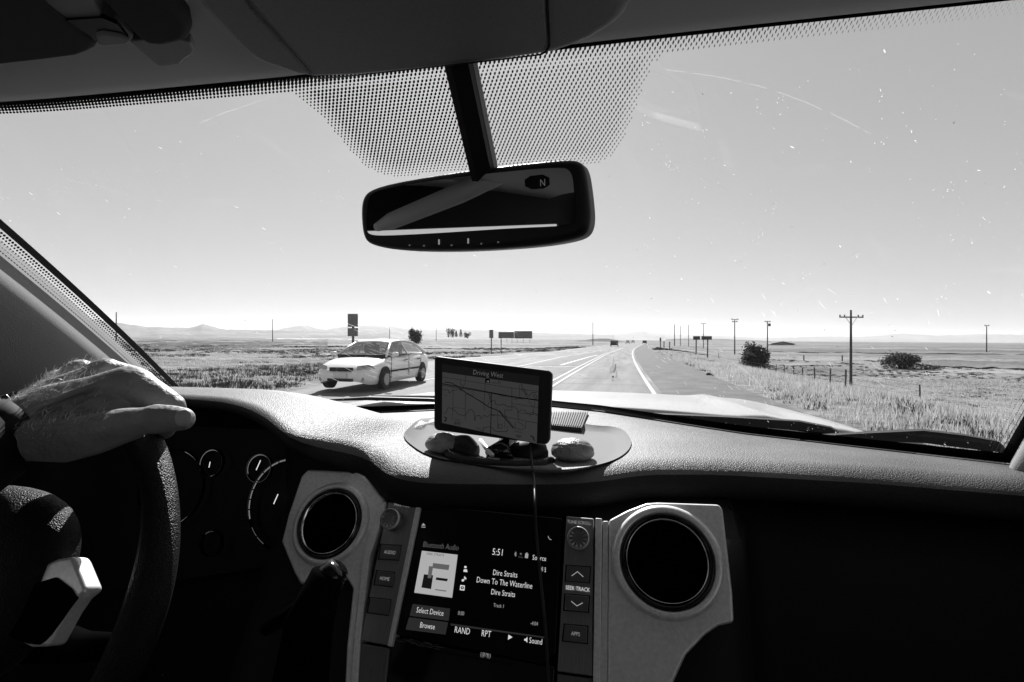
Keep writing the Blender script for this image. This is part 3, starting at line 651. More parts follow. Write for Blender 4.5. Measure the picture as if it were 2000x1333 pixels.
def glassy(name, tint, gl=.10, rough=0.0):
    m = bpy.data.materials.new(name); m.use_nodes = True; t = m.node_tree; t.nodes.clear()
    tr = t.nodes.new('ShaderNodeBsdfTransparent'); tr.inputs[0].default_value = (tint, tint, tint, 1)
    g = t.nodes.new('ShaderNodeBsdfGlossy'); g.inputs[0].default_value = (1, 1, 1, 1); g.inputs['Roughness'].default_value = rough
    ge = t.nodes.new('ShaderNodeNewGeometry'); dt = t.nodes.new('ShaderNodeVectorMath'); dt.operation = 'DOT_PRODUCT'
    t.links.new(ge.outputs['Incoming'], dt.inputs[0]); t.links.new(ge.outputs['Normal'], dt.inputs[1])
    def mth(op, a, b=None):
        q = t.nodes.new('ShaderNodeMath'); q.operation = op
        for i_, v_ in enumerate((a, b)):
            if v_ is None: continue
            if isinstance(v_, (int, float)): q.inputs[i_].default_value = v_
            else: t.links.new(v_, q.inputs[i_])
        return q.outputs[0]
    ab = mth('ABSOLUTE', dt.outputs['Value']); pw = mth('POWER', mth('SUBTRACT', 1.0, ab), 5.0)
    mx = t.nodes.new('ShaderNodeMixShader')
    mu = t.nodes.new('ShaderNodeMath'); mu.operation = 'MULTIPLY'; mu.inputs[1].default_value = gl; t.links.new(mth('ADD', mth('MULTIPLY', pw, .9), .08), mu.inputs[0]); t.links.new(mu.outputs[0], mx.inputs[0])
    t.links.new(tr.outputs[0], mx.inputs[1]); t.links.new(g.outputs[0], mx.inputs[2]); o = t.nodes.new('ShaderNodeOutputMaterial'); t.links.new(mx.outputs[0], o.inputs[0]); return m
M['carglass2'] = glassy('sedan window glass', .42, 1.6)
M['glass'] = glassy('windscreen glass', .97, .28)
sedan()
# ================================================================== THE PICKUP'S CAB, round the camera
XC = -.18                                                    # the truck's centre line
def bottomY(s):
    if s < 0: return interp(-s, [0, .12, .34, .55, .81, .95], [1.225, 1.205, 1.13, 1.07, .985, .93])
    return interp(s, [0, .12, .34, .55, .73, .9], [1.225, 1.20, 1.075, .965, .875, .79])
ZT = .298
_tp = [(-900, 288), (-300, 230), (0, 199), (560, 146), (1180, 76), (1870, 1), (2300, -46)]
_tp = [gnd(x, y, ZT) for x, y in _tp]; _tp.sort(key=lambda p: p.x)
_tps, _tpy = [p.x - XC for p in _tp], [p.y for p in _tp]
def G(u, v):
    """point of the windscreen: u across (-1..1), v from the bottom (0) to the top (1)"""
    sb, stp = (.813 * u, .78 * u) if u < 0 else (.73 * u, .72 * u); yl_ = .07 * abs(u) ** 10 if u < 0 else 0
    b_ = Vector((XC + sb, bottomY(sb) + .020, -.160 - .016 * min(abs(sb) / .4, 1))); t_ = Vector((XC + stp, interp(stp, _tps, _tpy) - yl_, ZT))
    return b_.lerp(t_, v) + Vector((0, .57, .82)) * (.014 * 4 * v * (1 - v))
def Gin(u, v, d=.003):
    n = (G(u + .01, v) - G(u - .01, v)).cross(G(u, v + .01) - G(u, v - .01)).normalized(); n = -n if n.z > 0 else n
    return G(u, v) + n * d
ws = MB().grid([[G(-1.06 + 2.12 * i / 60, j / 24) for i in range(61)] for j in range(25)]).build('windscreen', 'glass', None, smooth=True, fix=False)
tag(ws, 'dusty raked windscreen of the pickup with a dotted black edge and bug marks', 'windscreen')
# --- printed black border and its dots (real little discs on the inner face)
band = MB().grid([[Gin(-1 + 2 * i / 80, 1 - .006 * k, .002) for i in range(81)] for k in (0, 1)])
band.grid([[Gin(-.985 + .016 * k, j / 30, .002) for k in (0, 1)] for j in range(31)]); band.grid([[Gin(1 - .016 * k, j / 30, .002) for k in (0, 1)] for j in range(31)])
band.grid([[Gin(-1 + 2 * i / 60, .03 * k, .002) for i in range(61)] for k in (0, 1)])
band.build('black_border', M['screenblack'], ws, fix=False)
DOTP = [(470, 120), (530, 160), (560, 172), (590, 190), (625, 220), (660, 262), (692, 300), (715, 322), (742, 337), (775, 343), (830, 338), (900, 333), (1000, 330), (1100, 322), (1160, 318), (1185, 310), (1205, 292), (1222, 262), (1240, 212), (1256, 165), (1275, 125), (1300, 98), (1335, 78), (1370, 62), (1400, 20), (1000, -60), (470, -40)]
def inside(x, y, P):
    c = False; j = len(P) - 1
    for i in range(len(P)):
        if (P[i][1] > y) != (P[j][1] > y) and x < (P[j][0] - P[i][0]) * (y - P[i][1]) / (P[j][1] - P[i][1]) + P[i][0]: c = not c
        j = i
    return c
def edge_d(x, y, P):
    m_ = 1e9
    for i in range(len(P)):
        a, b2 = Vector(P[i]), Vector(P[(i + 1) % len(P)]); t_ = max(0, min(1, (Vector((x, y)) - a).dot(b2 - a) / (b2 - a).length_squared)); m_ = min(m_, (a.lerp(b2, t_) - Vector((x, y))).length)
    return m_
dots = MB(); H_ = .5 * (G(0, 1) - G(0, 0)).length * 2; SP = .0049
rows_n = int(.36 * H_ / (SP * .866)); gl_len = H_
def disc(u, v, r):
    c = Gin(u, v, .0022); du = (G(u + .002, v) - c).normalized(); dv = (G(u, v + .002) - G(u, v - .002)).normalized(); du = (du - dv * du.dot(dv)).normalized()
    n = 7; dots.add([c + du * math.cos(6.2832 * k / n) * r + dv * math.sin(6.2832 * k / n) * r for k in range(n)], [tuple(range(n))])
for j in range(rows_n):
    v = 1 - .007 - (j * SP * .866) / gl_len
    for i in range(-150, 151):
        s = (i + (j % 2) * .5) * SP; u = s / (.785 if s < 0 else .725)
        if abs(u) > .99: continue
        if j < 4: disc(u, v, SP * (.5 - .07 * j)); continue
        if not -.55 < u < .62: continue
        p = proj(G(u, v))
        if inside(p[0], p[1], DOTP):
            e = min(edge_d(p[0], p[1], DOTP[1:-4]) / 26, 1); disc(u, v, SP * (.21 + .15 * e))
for sg in (-1, 1):      # dots down both side edges
    for j in range(150):
        for k in range(4):
            v = j / 150 + (k % 2) * .0033; disc(sg * (1.0 + .0068 * (k - 1.4)) if sg < 0 else (1 - .016 - .0068 * (k + .5)), v, SP * (.42 - .08 * k))
tag(dots.build('printed_dots', M['screenblack'], ws, fix=False), kind='stuff')
# --- dried bug marks, chips and wiper arcs that catch the sun
M['mark'] = bpy.data.materials.new('dried mark on glass'); M['mark'].use_nodes = True; t = M['mark'].node_tree; t.nodes.clear()
tl = t.nodes.new('ShaderNodeBsdfTranslucent'); tl.inputs[0].default_value = (.9, .9, .9, 1); tp = t.nodes.new('ShaderNodeBsdfTransparent'); mx = t.nodes.new('ShaderNodeMixShader'); mx.inputs[0].default_value = .34
o_ = t.nodes.new('ShaderNodeOutputMaterial'); t.links.new(tp.outputs[0], mx.inputs[1]); t.links.new(tl.outputs[0], mx.inputs[2]); t.links.new(mx.outputs[0], o_.inputs[0])
def film(name, op, streak=False):
    m = M['mark'].copy(); m.name = name; m.node_tree.nodes['Mix Shader'].inputs[0].default_value = op; return m
M['film'] = film('dust film', .09); M['film2'] = film('faint wiper smear', .07)
mk = MB(); rg = random.Random(4)
def dab(u, v, L, wd, ang, mb, d=.0012):
    c = Gin(u, v, d); du = (G(u + .002, v) - G(u - .002, v)).normalized(); dv = (G(u, v + .002) - G(u, v - .002)).normalized()
    a = du * math.cos(ang) + dv * math.sin(ang); b2 = -du * math.sin(ang) + dv * math.cos(ang)
    n = 6; mb.add([c + a * (L * math.cos(6.2832 * k / n)) * rg.uniform(.7, 1.1) + b2 * (wd * math.sin(6.2832 * k / n)) * rg.uniform(.6, 1.2) for k in range(n)], [tuple(range(n))])
for _ in range(1500):
    u = rg.uniform(-.97, .97); v = rg.random() ** 1.25 * .95; s = rg.random() ** 6
    dab(u, v, .0006 + .0036 * s * rg.random(), .00028 + .0005 * s, rg.gauss(-.9, .35), mk)
    if rg.random() < .05:
        for _k in range(4): dab(u + rg.gauss(0, .006), v + rg.gauss(0, .008), .0009 * rg.random() + .0004, .0004, rg.gauss(-.9, .6), mk)
for _ in range(170):      # streaks, mainly low on the driver's side and in the middle
    u = rg.gauss(-.42, .22); v = rg.uniform(.16, .42)
    dab(u, v, rg.uniform(.004, .022), .00032, -.75 + rg.gauss(0, .1), mk)
for _ in range(50):
    u = rg.uniform(.15, .85); v = rg.uniform(.1, .5); dab(u, v, rg.uniform(.003, .012), .0003, -.9 + rg.gauss(0, .15), mk)
tag(mk.build('bug_mark', M['mark'], ws, fix=False), kind='stuff')
fs = MB()
for _ in range(46):
    u = rg.uniform(-.9, .95); v = rg.uniform(.12, .9); dab(u, v, rg.uniform(.008, .05), rg.uniform(.0015, .006), rg.gauss(-.5, .5), fs, .0009)
tag(fs.build('dust_smear', film('very faint smear', .012), ws, fix=False), kind='stuff')
dk = MB()
for _ in range(60): dab(rg.uniform(-.5, .95), rg.uniform(.1, .95), .0006 + .0012 * rg.random() ** 2, .0004, rg.uniform(0, 3), dk)
for (px, py, s) in ((1267, 578, 3.2), (1267, 583, 3.6), (1268, 587, 3.6), (1235, 655, 3), (1253, 652, 1.6), (1215, 652, 1), (480, 630, 5), (490, 636, 4), (1740, 645, 2), (1740, 650, 3), (1738, 640, 1)):
    best = min(((proj(G(a / 80, b2 / 60)), a / 80, b2 / 60) for a in range(-80, 81) for b2 in range(61)), key=lambda q: (q[0][0] - px) ** 2 + (q[0][1] - py) ** 2)
    dab(best[1], best[2], s * .00055, .0005, 0.1, dk)
tag(dk.build('bug_speck', M['rubber'], ws, fix=False), kind='stuff')
ar = MB()
def arc_px(pts, wd):
    P = [(x + rg.gauss(0, .5), y + rg.gauss(0, .5)) for x, y in smooth_poly([tuple(p) for p in pts], 3, False)]; Q = []
    uv = min(((a / 20, b2 / 20) for a in range(-20, 21) for b2 in range(21)), key=lambda q: (lambda g: (g[0] - P[0][0]) ** 2 + (g[1] - P[0][1]) ** 2)(proj(G(*q))))
    for (x, y) in P:
        for _ in range(5):
            p0 = proj(G(*uv)); pu = proj(G(uv[0] + .004, uv[1])); pv = proj(G(uv[0], uv[1] + .004)); a_, b_, c_, d_ = (pu[0] - p0[0]) / .004, (pv[0] - p0[0]) / .004, (pu[1] - p0[1]) / .004, (pv[1] - p0[1]) / .004
            D_ = a_ * d_ - b_ * c_; ex, ey = x - p0[0], y - p0[1]; uv = (uv[0] + (d_ * ex - b_ * ey) / D_, uv[1] + (a_ * ey - c_ * ex) / D_)
        Q.append(uv)
    L = []
    for i in range(len(Q)):
        a, b2 = Gin(*Q[max(i - 1, 0)], .0013), Gin(*Q[min(i + 1, len(Q) - 1)], .0013); c = Gin(*Q[i], .0013); d_ = (b2 - a).normalized(); n_ = Vector((0, .57, .82)).cross(d_).normalized() * wd
        L.append([c - n_, c + n_])
    i = 0
    while i < len(L) - 2:
        k = rg.randint(2, 6); ar.grid(L[i:i + k + 1]); i += k + (rg.random() < .35)
for p_, w_ in (([(330, 722), (420, 712), (480, 717), (560, 730), (600, 745)], .0007), ([(318, 716), (330, 722)], .0005), ([(950, 702), (952, 688), (975, 683), (1010, 681), (1060, 684)], .0004), ([(1365, 664), (1420, 700), (1480, 740), (1510, 790)], .0006), ([(390, 240), (450, 215), (530, 190)], .0004),
               ([(1300, 135), (1420, 150), (1560, 190), (1700, 260)], .0004), ([(1090, 745), (1200, 738), (1330, 745), (1420, 765)], .0004), ([(480, 615), (640, 660), (760, 690)], .0003), ([(815, 645), (850, 668), (890, 700)], .0006), ([(825, 640), (865, 668), (905, 700)], .0005)): arc_px(p_, w_)
tag(ar.build('wiper_smear', M['film'], ws, fix=False), kind='stuff')
# reflected defroster comb: fine upright scratches low on the glass

# ------------------------------------------------------------------ dashboard
_lp = [(340, 789, -.100), (430, 795, -.100), (480, 808, -.104), (520, 830, -.112), (560, 868, -.128), (590, 893, -.142), (640, 902, -.156), (700, 908, -.170), (725, 935, -.182), (750, 962, -.190), (800, 975, -.195), (860, 978, -.197), (1100, 979, -.197), (1180, 972, -.194), (1260, 958, -.190), (1400, 958, -.190), (1700, 976, -.192), (2000, 1003, -.195)]
_lq = sorted([(lambda g: (g.x, g.y, g.z))(gnd(x, y, z)) for x, y, z in _lp])
_sx = np.linspace(-1.2, .9, 211); _wx = np.exp(-((np.arange(-6, 7) * .01) / .022) ** 2); _wx /= _wx.sum()
_sy = np.convolve(np.pad(np.interp(_sx, [q[0] for q in _lq], [q[1] for q in _lq]), 6, 'edge'), _wx, 'valid'); _sz = np.convolve(np.pad(np.interp(_sx, [q[0] for q in _lq], [q[2] for q in _lq]), 6, 'edge'), _wx, 'valid')
def lipR(X): return .018 + .027 * float(sstep(-.42, -.30, X))
def lipY(X): return float(np.interp(X, _sx, _sy)) + lipR(X)      # where the flat top starts to roll over
def lipZ(X): return float(np.interp(X, _sx, _sz)) + lipR(X) * .72
def topZ(X, Y):
    yl, yb = lipY(X), bottomY(X - XC); t = min(max((Y - yl) / (yb - yl), 0), 1)
    zl = lipZ(X); zb = -.161 - .016 * min(abs(X - XC) / .4, 1); crown = .004 * math.sin(math.pi * t)
    hm = float(sstep(-.165, -.12, zl)); k = float(sstep(.15, .75, t)) * hm + t * (1 - hm)
    return zl * (1 - k) + zb * k + crown
SR = Vector((0, -.86, .51))
SFR = Frame((XC, .60, -.20), (0, -.86, .51))                   # the centre stack's plane
def stackY(z): return .60 + .594 * (z + .20)
TRAYP = [(783, 855), (800, 838), (850, 815), (900, 806), (1000, 806), (1075, 815), (1150, 833), (1212, 836), (1236, 862), (1228, 885), (1195, 905), (1140, 917), (1090, 922), (1020, 920), (960, 914), (900, 905), (855, 898), (820, 885)]
TFR = Frame((XC, .8, -.172), (0, 0, 1), u=(1, 0, 0))
def _tr(x, y):
    z = -.172
    for _ in range(8): g = gnd(x, y, z); z = topZ(g.x, g.y)
    q = g - TFR.o; return (q.dot(TFR.u), q.dot(TFR.v))
TRAY = smooth_poly([_tr(x, y) for x, y in TRAYP], 2)
def tray_dip(X, Y):
    x, y = X - XC, Y - .8
    d = edge_d(x, y, TRAY)
    return (float(sstep(0, .016, d)) * .009 if inside(x, y, TRAY) else 0)
# v points up from a Z normal frame: check its in-plane axes so the outline above is read the right way round
def tr_xy(X, Y):
    p = Vector((X, Y, -.172)) - TFR.o; return p.dot(TFR.u), p.dot(TFR.v)
def tray_dip(X, Y):
    x, y = tr_xy(X, Y)
    if not (-.34 < X < .04 and .55 < Y < 1.0) or not inside(x, y, TRAY): return 0
    return float(sstep(0, .016, edge_d(x, y, TRAY))) * .009
Xs = sorted(set([round(v, 4) for v in np.arange(-1.12, .78, .012)] + [round(v, 4) for v in np.arange(-.36, .06, .004)]))
rows = []; arcs = []
for X in Xs:
    yl, yb = lipY(X), bottomY(X - XC) + .01; zl = lipZ(X); col_ = []
    cl = float(sstep(-.92, -.84, X) * (1 - sstep(-.47, -.40, X)))
    for j in range(78):
        Y = yb + (yl - yb) * j / 77; col_.append((X, Y, topZ(X, Y) - tray_dip(X, Y)))
    r = lipR(X); rz = r * .72
    for k in range(1, 11):
        a = math.pi / 2 * k / 10 * 1.25; (col_ if k < 6 else []).append((X, yl - r * math.sin(a), zl - rz * (1 - math.cos(a))))
    arcs.append([(X, yl - r * math.sin(a_), zl - rz * (1 - math.cos(a_))) for a_ in [math.pi / 2 * k / 10 * 1.25 for k in range(5, 11)]])  # lip's underside: its shade is painted by giving it the black panel material
    rows.append(col_)
dash = thing('dashboard', 'padded grained leather dashboard across the cab, sunlit along its top', 'dashboard', (XC, .7, -.6))
MB().grid(rows).build('dash_pad', 'dash', dash, smooth=True, fix=False)
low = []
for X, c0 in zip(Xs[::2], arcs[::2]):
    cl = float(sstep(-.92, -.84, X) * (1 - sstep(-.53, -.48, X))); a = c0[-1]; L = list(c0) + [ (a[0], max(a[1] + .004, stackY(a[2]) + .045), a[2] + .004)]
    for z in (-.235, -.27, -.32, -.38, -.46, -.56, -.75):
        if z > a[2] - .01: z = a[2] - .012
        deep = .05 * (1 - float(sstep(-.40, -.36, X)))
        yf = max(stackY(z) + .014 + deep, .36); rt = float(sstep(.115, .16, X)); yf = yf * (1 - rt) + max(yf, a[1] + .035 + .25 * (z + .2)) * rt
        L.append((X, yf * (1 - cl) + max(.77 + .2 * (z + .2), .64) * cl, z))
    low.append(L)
MB().grid(low).build('lower_panel_and_lip_shade', 'lower', dash, smooth=True, fix=False)  # real lower panel, plus the lip underside coloured black as shade
# tray mat lying in the recess
tm = MB(); cen = (sum(p[0] for p in TRAY) / len(TRAY), sum(p[1] for p in TRAY) / len(TRAY))
rows = []
for k in (0.0, .3, .6, .85, .93, 1.0):
    rows.append([])
    for p in TRAY + [TRAY[0]]:
        x, y = cen[0] + (p[0] - cen[0]) * k, cen[1] + (p[1] - cen[1]) * k; q = TFR.pt(x, y); rows[-1].append((q.x, q.y, topZ(q.x, q.y) - tray_dip(q.x, q.y) * 1.0 + .0022))
tm.grid(rows); tm.build('tray_mat', 'tray', dash, smooth=True)
# centre grille: a raised louvred block behind the tray
gx0, gx1 = W(1060, 832, 1.0).x, W(1140, 832, .99).x
gf = Frame((0, 0, -.158), (0, 0, 1), u=(1, 0, 0))
g0 = [gf.hit(x, y) for x, y in ((1040, 806), (1148, 806), (1136, 836), (1040, 827))]
gb = MB(); gb.add([tuple(p) for p in g0] + [(p.x, p.y, -.20) for p in g0], [(0, 1, 2, 3), (0, 4, 5, 1), (1, 5, 6, 2), (2, 6, 7, 3), (3, 7, 4, 0)]); gb.build('grille_base', 'black', dash)
sl_ = MB()
for k in range(24):
    f = k / 23; a = g0[0].lerp(g0[1], f); b2 = g0[3].lerp(g0[2], f); sl_.tube([a + Vector((0, 0, .0015)), b2 + Vector((0, 0, .0015))], .0012, 5)
tag(sl_.build('grille_slat', 'tray', dash), kind='stuff')
# seams of the defroster slot and airbag lid on the passenger side
se = MB(); P = [W(x, y, d) for x, y, d in ((1790, 862, .8), (1880, 880, .74), (1960, 893, .7), (2060, 912, .66))]; P = [Vector((p.x, p.y, topZ(p.x, p.y) + .0006)) for p in P]
se.tube(P, .0012, 5); se.build('pad_seam', 'black', dash)
df = MB(); P = []
for x in np.linspace(-.7, .52, 60): P.append(Vector((x, bottomY(x - XC) - .012, topZ(x, bottomY(x - XC) - .012) + .001)))
for i in range(len(P) - 1):
    a, b2 = P[i], P[i + 1]; o2 = Vector((0, -.006, 0)); df.quad(a, b2, b2 + o2, a + o2)
df.build('defroster_slot', 'gloss', dash)

# --- side vents in silver surrounds
def vent(fr, cx, cy, r, parent):
    v = MB().lathe(fr, (cx, cy), [(r * 1.24, -.006), (r * 1.24, .001), (r * 1.17, .0035), (r * 1.08, .0042), (r * 1.045, .002), (r * 1.03, -.004)], 72).build('vent_surround', 'silver', parent, smooth=True)
    MB().lathe(fr, (cx, cy), [(r * 1.03, -.01), (r * 1.03, .0035), (r * 1.0, .0048), (r * .94, .0035), (r * .90, -.003), (r * .90, -.02)], 72).build('vent_ring', 'gloss', parent, smooth=True)
    MB().lathe(fr, (cx, cy), [(r * .905, -.004), (r * .905, .0044), (r * .888, .0046), (r * .885, -.004)], 72).build('chrome_ring', 'chrome', parent, smooth=True)
    MB().lathe(fr, (cx, cy), [(0.0001, -.019), (r * .92, -.019)], 48).build('vent_back', 'void', parent)
    for k in range(-3, 4):
        y = cy + k * r * .25; w_ = math.sqrt(max((r * .88) ** 2 - (y - cy) ** 2, 0))
        MB().box(fr.pt(cx, y, -.012), (2 * w_, .0016, .010), fr.mat().to_3x3()).build('vent_louvre', 'void', parent)
LB = [(600, 917), (694, 921), (712, 930), (752, 978), (741, 1000), (716, 1080), (706, 1160), (696, 1250), (690, 1345), (672, 1345), (676, 1260), (688, 1150), (676, 1130), (586, 1142), (573, 1118), (549, 1058), (563, 1003), (588, 930)]
LFR = Frame(SFR.pt(0, 0, .0), (-.05, -.86, .51))
def bezel_fr(off=.0): return Frame(SFR.pt(0, 0, off), tuple(SFR.n))
def trim_plate(P, c, r, bw):
    f_ = bezel_fr(0); return add_bevel(link('vent_trim', with_hole(f_, [f_.loc(x, y, .006) for x, y in P], -.010, .006, f_.loc(*c, .006), r), 'silver', dash), bw)
lb = trim_plate(LB, (645, 1022), .0405 * 1.02, .0035)
RB = [(1189, 1016), (1225, 997), (1262, 983), (1285, 981), (1405, 985), (1412, 995), (1422, 1080), (1431, 1160), (1434, 1216), (1405, 1222), (1378, 1240), (1340, 1280), (1310, 1345), (1186, 1345)]
rb = trim_plate(RB, (1302, 1095), .0465 * 1.02, .003)
# raised lower edge of the right trim (a second facet)
FB = [(1430, 1160), (1434, 1216), (1405, 1222), (1378, 1240), (1340, 1280), (1310, 1345), (1272, 1345), (1290, 1305), (1330, 1250), (1390, 1190)]
for nm, fr_c, rr_, par in (('l', (645, 1022), .0405, lb), ('r', (1302, 1095), .0465, rb)):
    fr2 = bezel_fr(.008); c_ = fr2.loc(*fr_c); vent(fr2, c_[0], c_[1], rr_, par)

# ------------------------------------------------------------------ infotainment unit
info = thing('infotainment_unit', 'centre console radio with a lit touch screen between two columns of buttons', 'car radio', SFR.pt(0, -.2, .01))
BF = bezel_fr(.008)
colL = [(758, 980), (808, 986), (816, 992), (760, 1262), (703, 1252)]
colR = [(1106, 1008), (1160, 1013), (1157, 1322), (1088, 1312)]
px_prism(BF, colL, -.02, 0).build('button_panel', 'brushed', info, bevel=.0015)
px_prism(BF, colR, -.02, 0).build('button_panel', 'brushed', info, bevel=.0015)
px_prism(bezel_fr(.010), [(812, 990), (821, 992), (764, 1264), (756, 1262)], -.02, 0).build('edge_strip', 'silver', info, bevel=.0008)
px_prism(bezel_fr(.011), [(1163, 1012), (1176, 1013), (1172, 1340), (1158, 1340)], -.02, 0).build('edge_strip', 'silver', info, bevel=.001)
px_prism(bezel_fr(.004), [(1178, 1018), (1188, 1018), (1186, 1345), (1172, 1345)], -.02, 0).build('side_strip', 'silver', info, bevel=.0008)
px_prism(bezel_fr(.010), [(740, 985), (754, 980), (752, 1000), (722, 1085), (713, 1160), (703, 1250), (697, 1345), (683, 1345), (690, 1250), (700, 1160), (708, 1085)], -.02, 0).build('side_strip', 'silver', info, bevel=.0015)
px_prism(BF, [(703, 1256), (760, 1266), (752, 1345), (696, 1345)], -.02, -.001).build('lower_button_panel', 'button', info, bevel=.0015)
px_prism(BF, [(1088, 1316), (1157, 1325), (1157, 1350), (1087, 1350)], -.02, -.001).build('lower_button_panel', 'button', info, bevel=.0015)
DF = bezel_fr(.005)
scr = px_prism(DF, [(822, 985), (1098, 1012), (1086, 1278), (1060, 1300), (772, 1240)], -.02, 0).build('screen', 'screenblack', info, bevel=.002)
px_prism(bezel_fr(.003), [(768, 1244), (1084, 1302), (1082, 1350), (745, 1350)], -.02, 0).build('disc_slot_panel', 'gloss', info, bevel=.002)
# knobs
def knob(px, py, r):
    fr2 = bezel_fr(.008); c_ = fr2.loc(px, py); k = MB().lathe(fr2, c_, [(r, -.002), (r, .012), (r * .92, .0145), (r * .86, .0145), (r * .84, .0135), (r * .3, .0132), (.0001, .0132)], 56).build('knob', 'brushed', info, smooth=True)
    sp = MB()
    for j in range(12):
        a = j * math.pi / 6; sp.add([fr2.pt(c_[0], c_[1], .0134), fr2.pt(c_[0] + r * .82 * math.cos(a), c_[1] + r * .82 * math.sin(a), .0136), fr2.pt(c_[0] + r * .82 * math.cos(a + .26), c_[1] + r * .82 * math.sin(a + .26), .0138)], [(0, 1, 2)])
    sp.build('knob_face', 'button', k); MB().lathe(fr2, c_, [(r * 1.0, .010), (r * 1.03, .012), (r * 1.0, .0145), (r * .95, .0148)], 56).build('knob_ring', 'silver', k, smooth=True)
knob(769, 1018, .0118); knob(1131, 1055, .0118)
def button(q, label=None, hp=7, mark=None):
    fr2 = bezel_fr(.010); cx_ = sum(p[0] for p in q) / 4; cy_ = sum(p[1] for p in q) / 4
    gq = [(cx_ + (x - cx_) * 1.10, cy_ + (y - cy_) * 1.10) for x, y in q]
    px_prism(bezel_fr(.0086), gq, -.004, 0).build('button_gap', 'screenblack', info)
    bo = px_prism(fr2, q, -.008, .0012).build('button', 'button', info, bevel=.0008)
    F3 = bezel_fr(.0113)
    if label: text(label, F3, cx_, cy_ + hp / 2, hp, bo, 'lit_dim2', off=.0003, sx=.8)
    if mark:
        pts = [F3.loc(*p) for p in mark]; ribbon(F3, [pts], .0007, .0004).build('arrow_mark', 'lit_mid', bo)
M['lit_dim2'] = emis('lit button lettering', .13)
button([(744, 1064), (782, 1066), (777, 1094), (740, 1092)], 'AUDIO'); button([(736, 1115), (770, 1119), (765, 1146), (731, 1142)], 'HOME', 7); button([(723, 1168), (762, 1172), (757, 1202), (718, 1197)])
button([(1107, 1105), (1152, 1108), (1150, 1138), (1105, 1135)], None, mark=[(1117, 1125), (1128, 1117), (1139, 1127)])
button([(1104, 1161), (1150, 1165), (1148, 1196), (1102, 1192)], None, mark=[(1116, 1175), (1127, 1184), (1138, 1178)])
button([(1103, 1220), (1147, 1224), (1146, 1257), (1100, 1252)], 'APPS', 8)
T8 = bezel_fr(.0085)
text('PWR·VOL', T8, 784, 990, 6.5, info, 'lit_dim2'); text('TUNE·SCROLL', T8, 1131, 1024, 6.5, info, 'lit_dim2'); text('SEEK·TRACK', T8, 1128, 1154, 8, info, 'lit')
# what the screen shows
def st(body, x, y, h, m='lit', al='CENTER', sx=.74): return text(body, DF, x, y, h, scr, m, off=.0008, align=al, sx=sx)
def tabq(q): return px_prism(DF, q, .0002, .0006).build('screen_tab', 'tab', scr)
tabq([(806, 1180), (879, 1189), (876, 1213), (800, 1203)]); tabq([(799, 1206), (875, 1216), (870, 1240), (792, 1230)]); tabq([(880, 1218), (1063, 1244), (1063, 1247), (880, 1222)])
st('5:51', 972, 1085, 13, sx=.8); st('Dire Straits', 986, 1126, 11); st('Down To The Waterline', 984, 1144, 11.5); st('Dire Straits', 982, 1164, 11)
st('Track 1', 974, 1187, 7.5, 'lit_mid'); st('0:00', 900, 1202, 8, 'lit_mid'); st('-4:04', 1043, 1222, 8, 'lit_mid')
st('Select Device', 839, 1200, 11); st('Browse', 834, 1228, 11); st('RAND', 902, 1238, 12.5); st('RPT', 949, 1244, 12.5); st('Sound', 1046, 1258, 11.5)
st('Source', 1053, 1095, 10); st('Bluetooth Audio', 860, 1072, 11, 'lit_dim')
def shape(q, m='lit_mid', off=.0008, name='screen_icon'): 
    return MB().add([DF.hit(x, y, off) for x, y in q], [tuple(range(len(q)))]).build(name, m, scr)
def circ(x, y, r, n=14): return [(x + r * math.cos(6.2832 * k / n), y + r * math.sin(6.2832 * k / n)) for k in range(n)]
shape([(823, 1027), (827, 1022), (831, 1027)]); shape([(823, 1029), (831, 1029.5), (831, 1031), (823, 1030.5)])
shape([(993, 1240), (1001, 1245), (992, 1250)], 'lit'); shape([(1024, 1248), (1027, 1248), (1030, 1244), (1030, 1256), (1027, 1252), (1024, 1252)], 'lit')
shape(circ(909, 1108, 2.4), 'lit'); shape([(905, 1117), (906, 1112.5), (912, 1112.5), (913, 1118)], 'lit')
shape(circ(904, 1134, 2.4), 'lit'); shape([(905.5, 1134), (907, 1126), (908.2, 1126), (906.8, 1134)], 'lit'); shape([(907, 1126), (911, 1130), (910, 1133), (907, 1129)], 'lit')
shape([(899, 1143), (908, 1144), (907, 1154), (898, 1153)], 'lit'); shape(circ(903, 1148.5, 3.2), 'screenblack', .0010); shape(circ(903, 1148.5, 1.1), 'lit', .0012)
shape([(1026, 1081), (1032, 1082), (1031, 1091), (1025, 1090)], 'lit_mid'); shape([(1028, 1079.5), (1030.5, 1079.8), (1030.5, 1081), (1028, 1081)], 'lit_mid')
for y in (1109, 1112.5, 1116): shape([(1064, y), (1066, y), (1066, y + 1.8), (1064, y + 1.8)], 'lit')
for (bx_, by_) in ((1007, 1083), (1059, 1112)):
    F4 = DF; pts = [F4.loc(bx_ + dx, by_ + dy) for dx, dy in ((-2, -2), (2, 2), (0, 4.5), (0, -4.5), (2, -2), (-2, 2))]; ribbon(F4, [pts], .0004, .0009).build('screen_icon', 'lit_mid', scr)
ribbon(DF, [[DF.loc(x, y) for x, y in ((1071, 1048), (1071.5, 1051), (1074, 1054), (1077, 1055))]], .0007, .0009).build('screen_icon', 'lit_mid', scr)
st('4G', 1017, 1084, 3.5, 'lit_mid'); st('Device', 1017, 1090, 3.5, 'lit_dim')
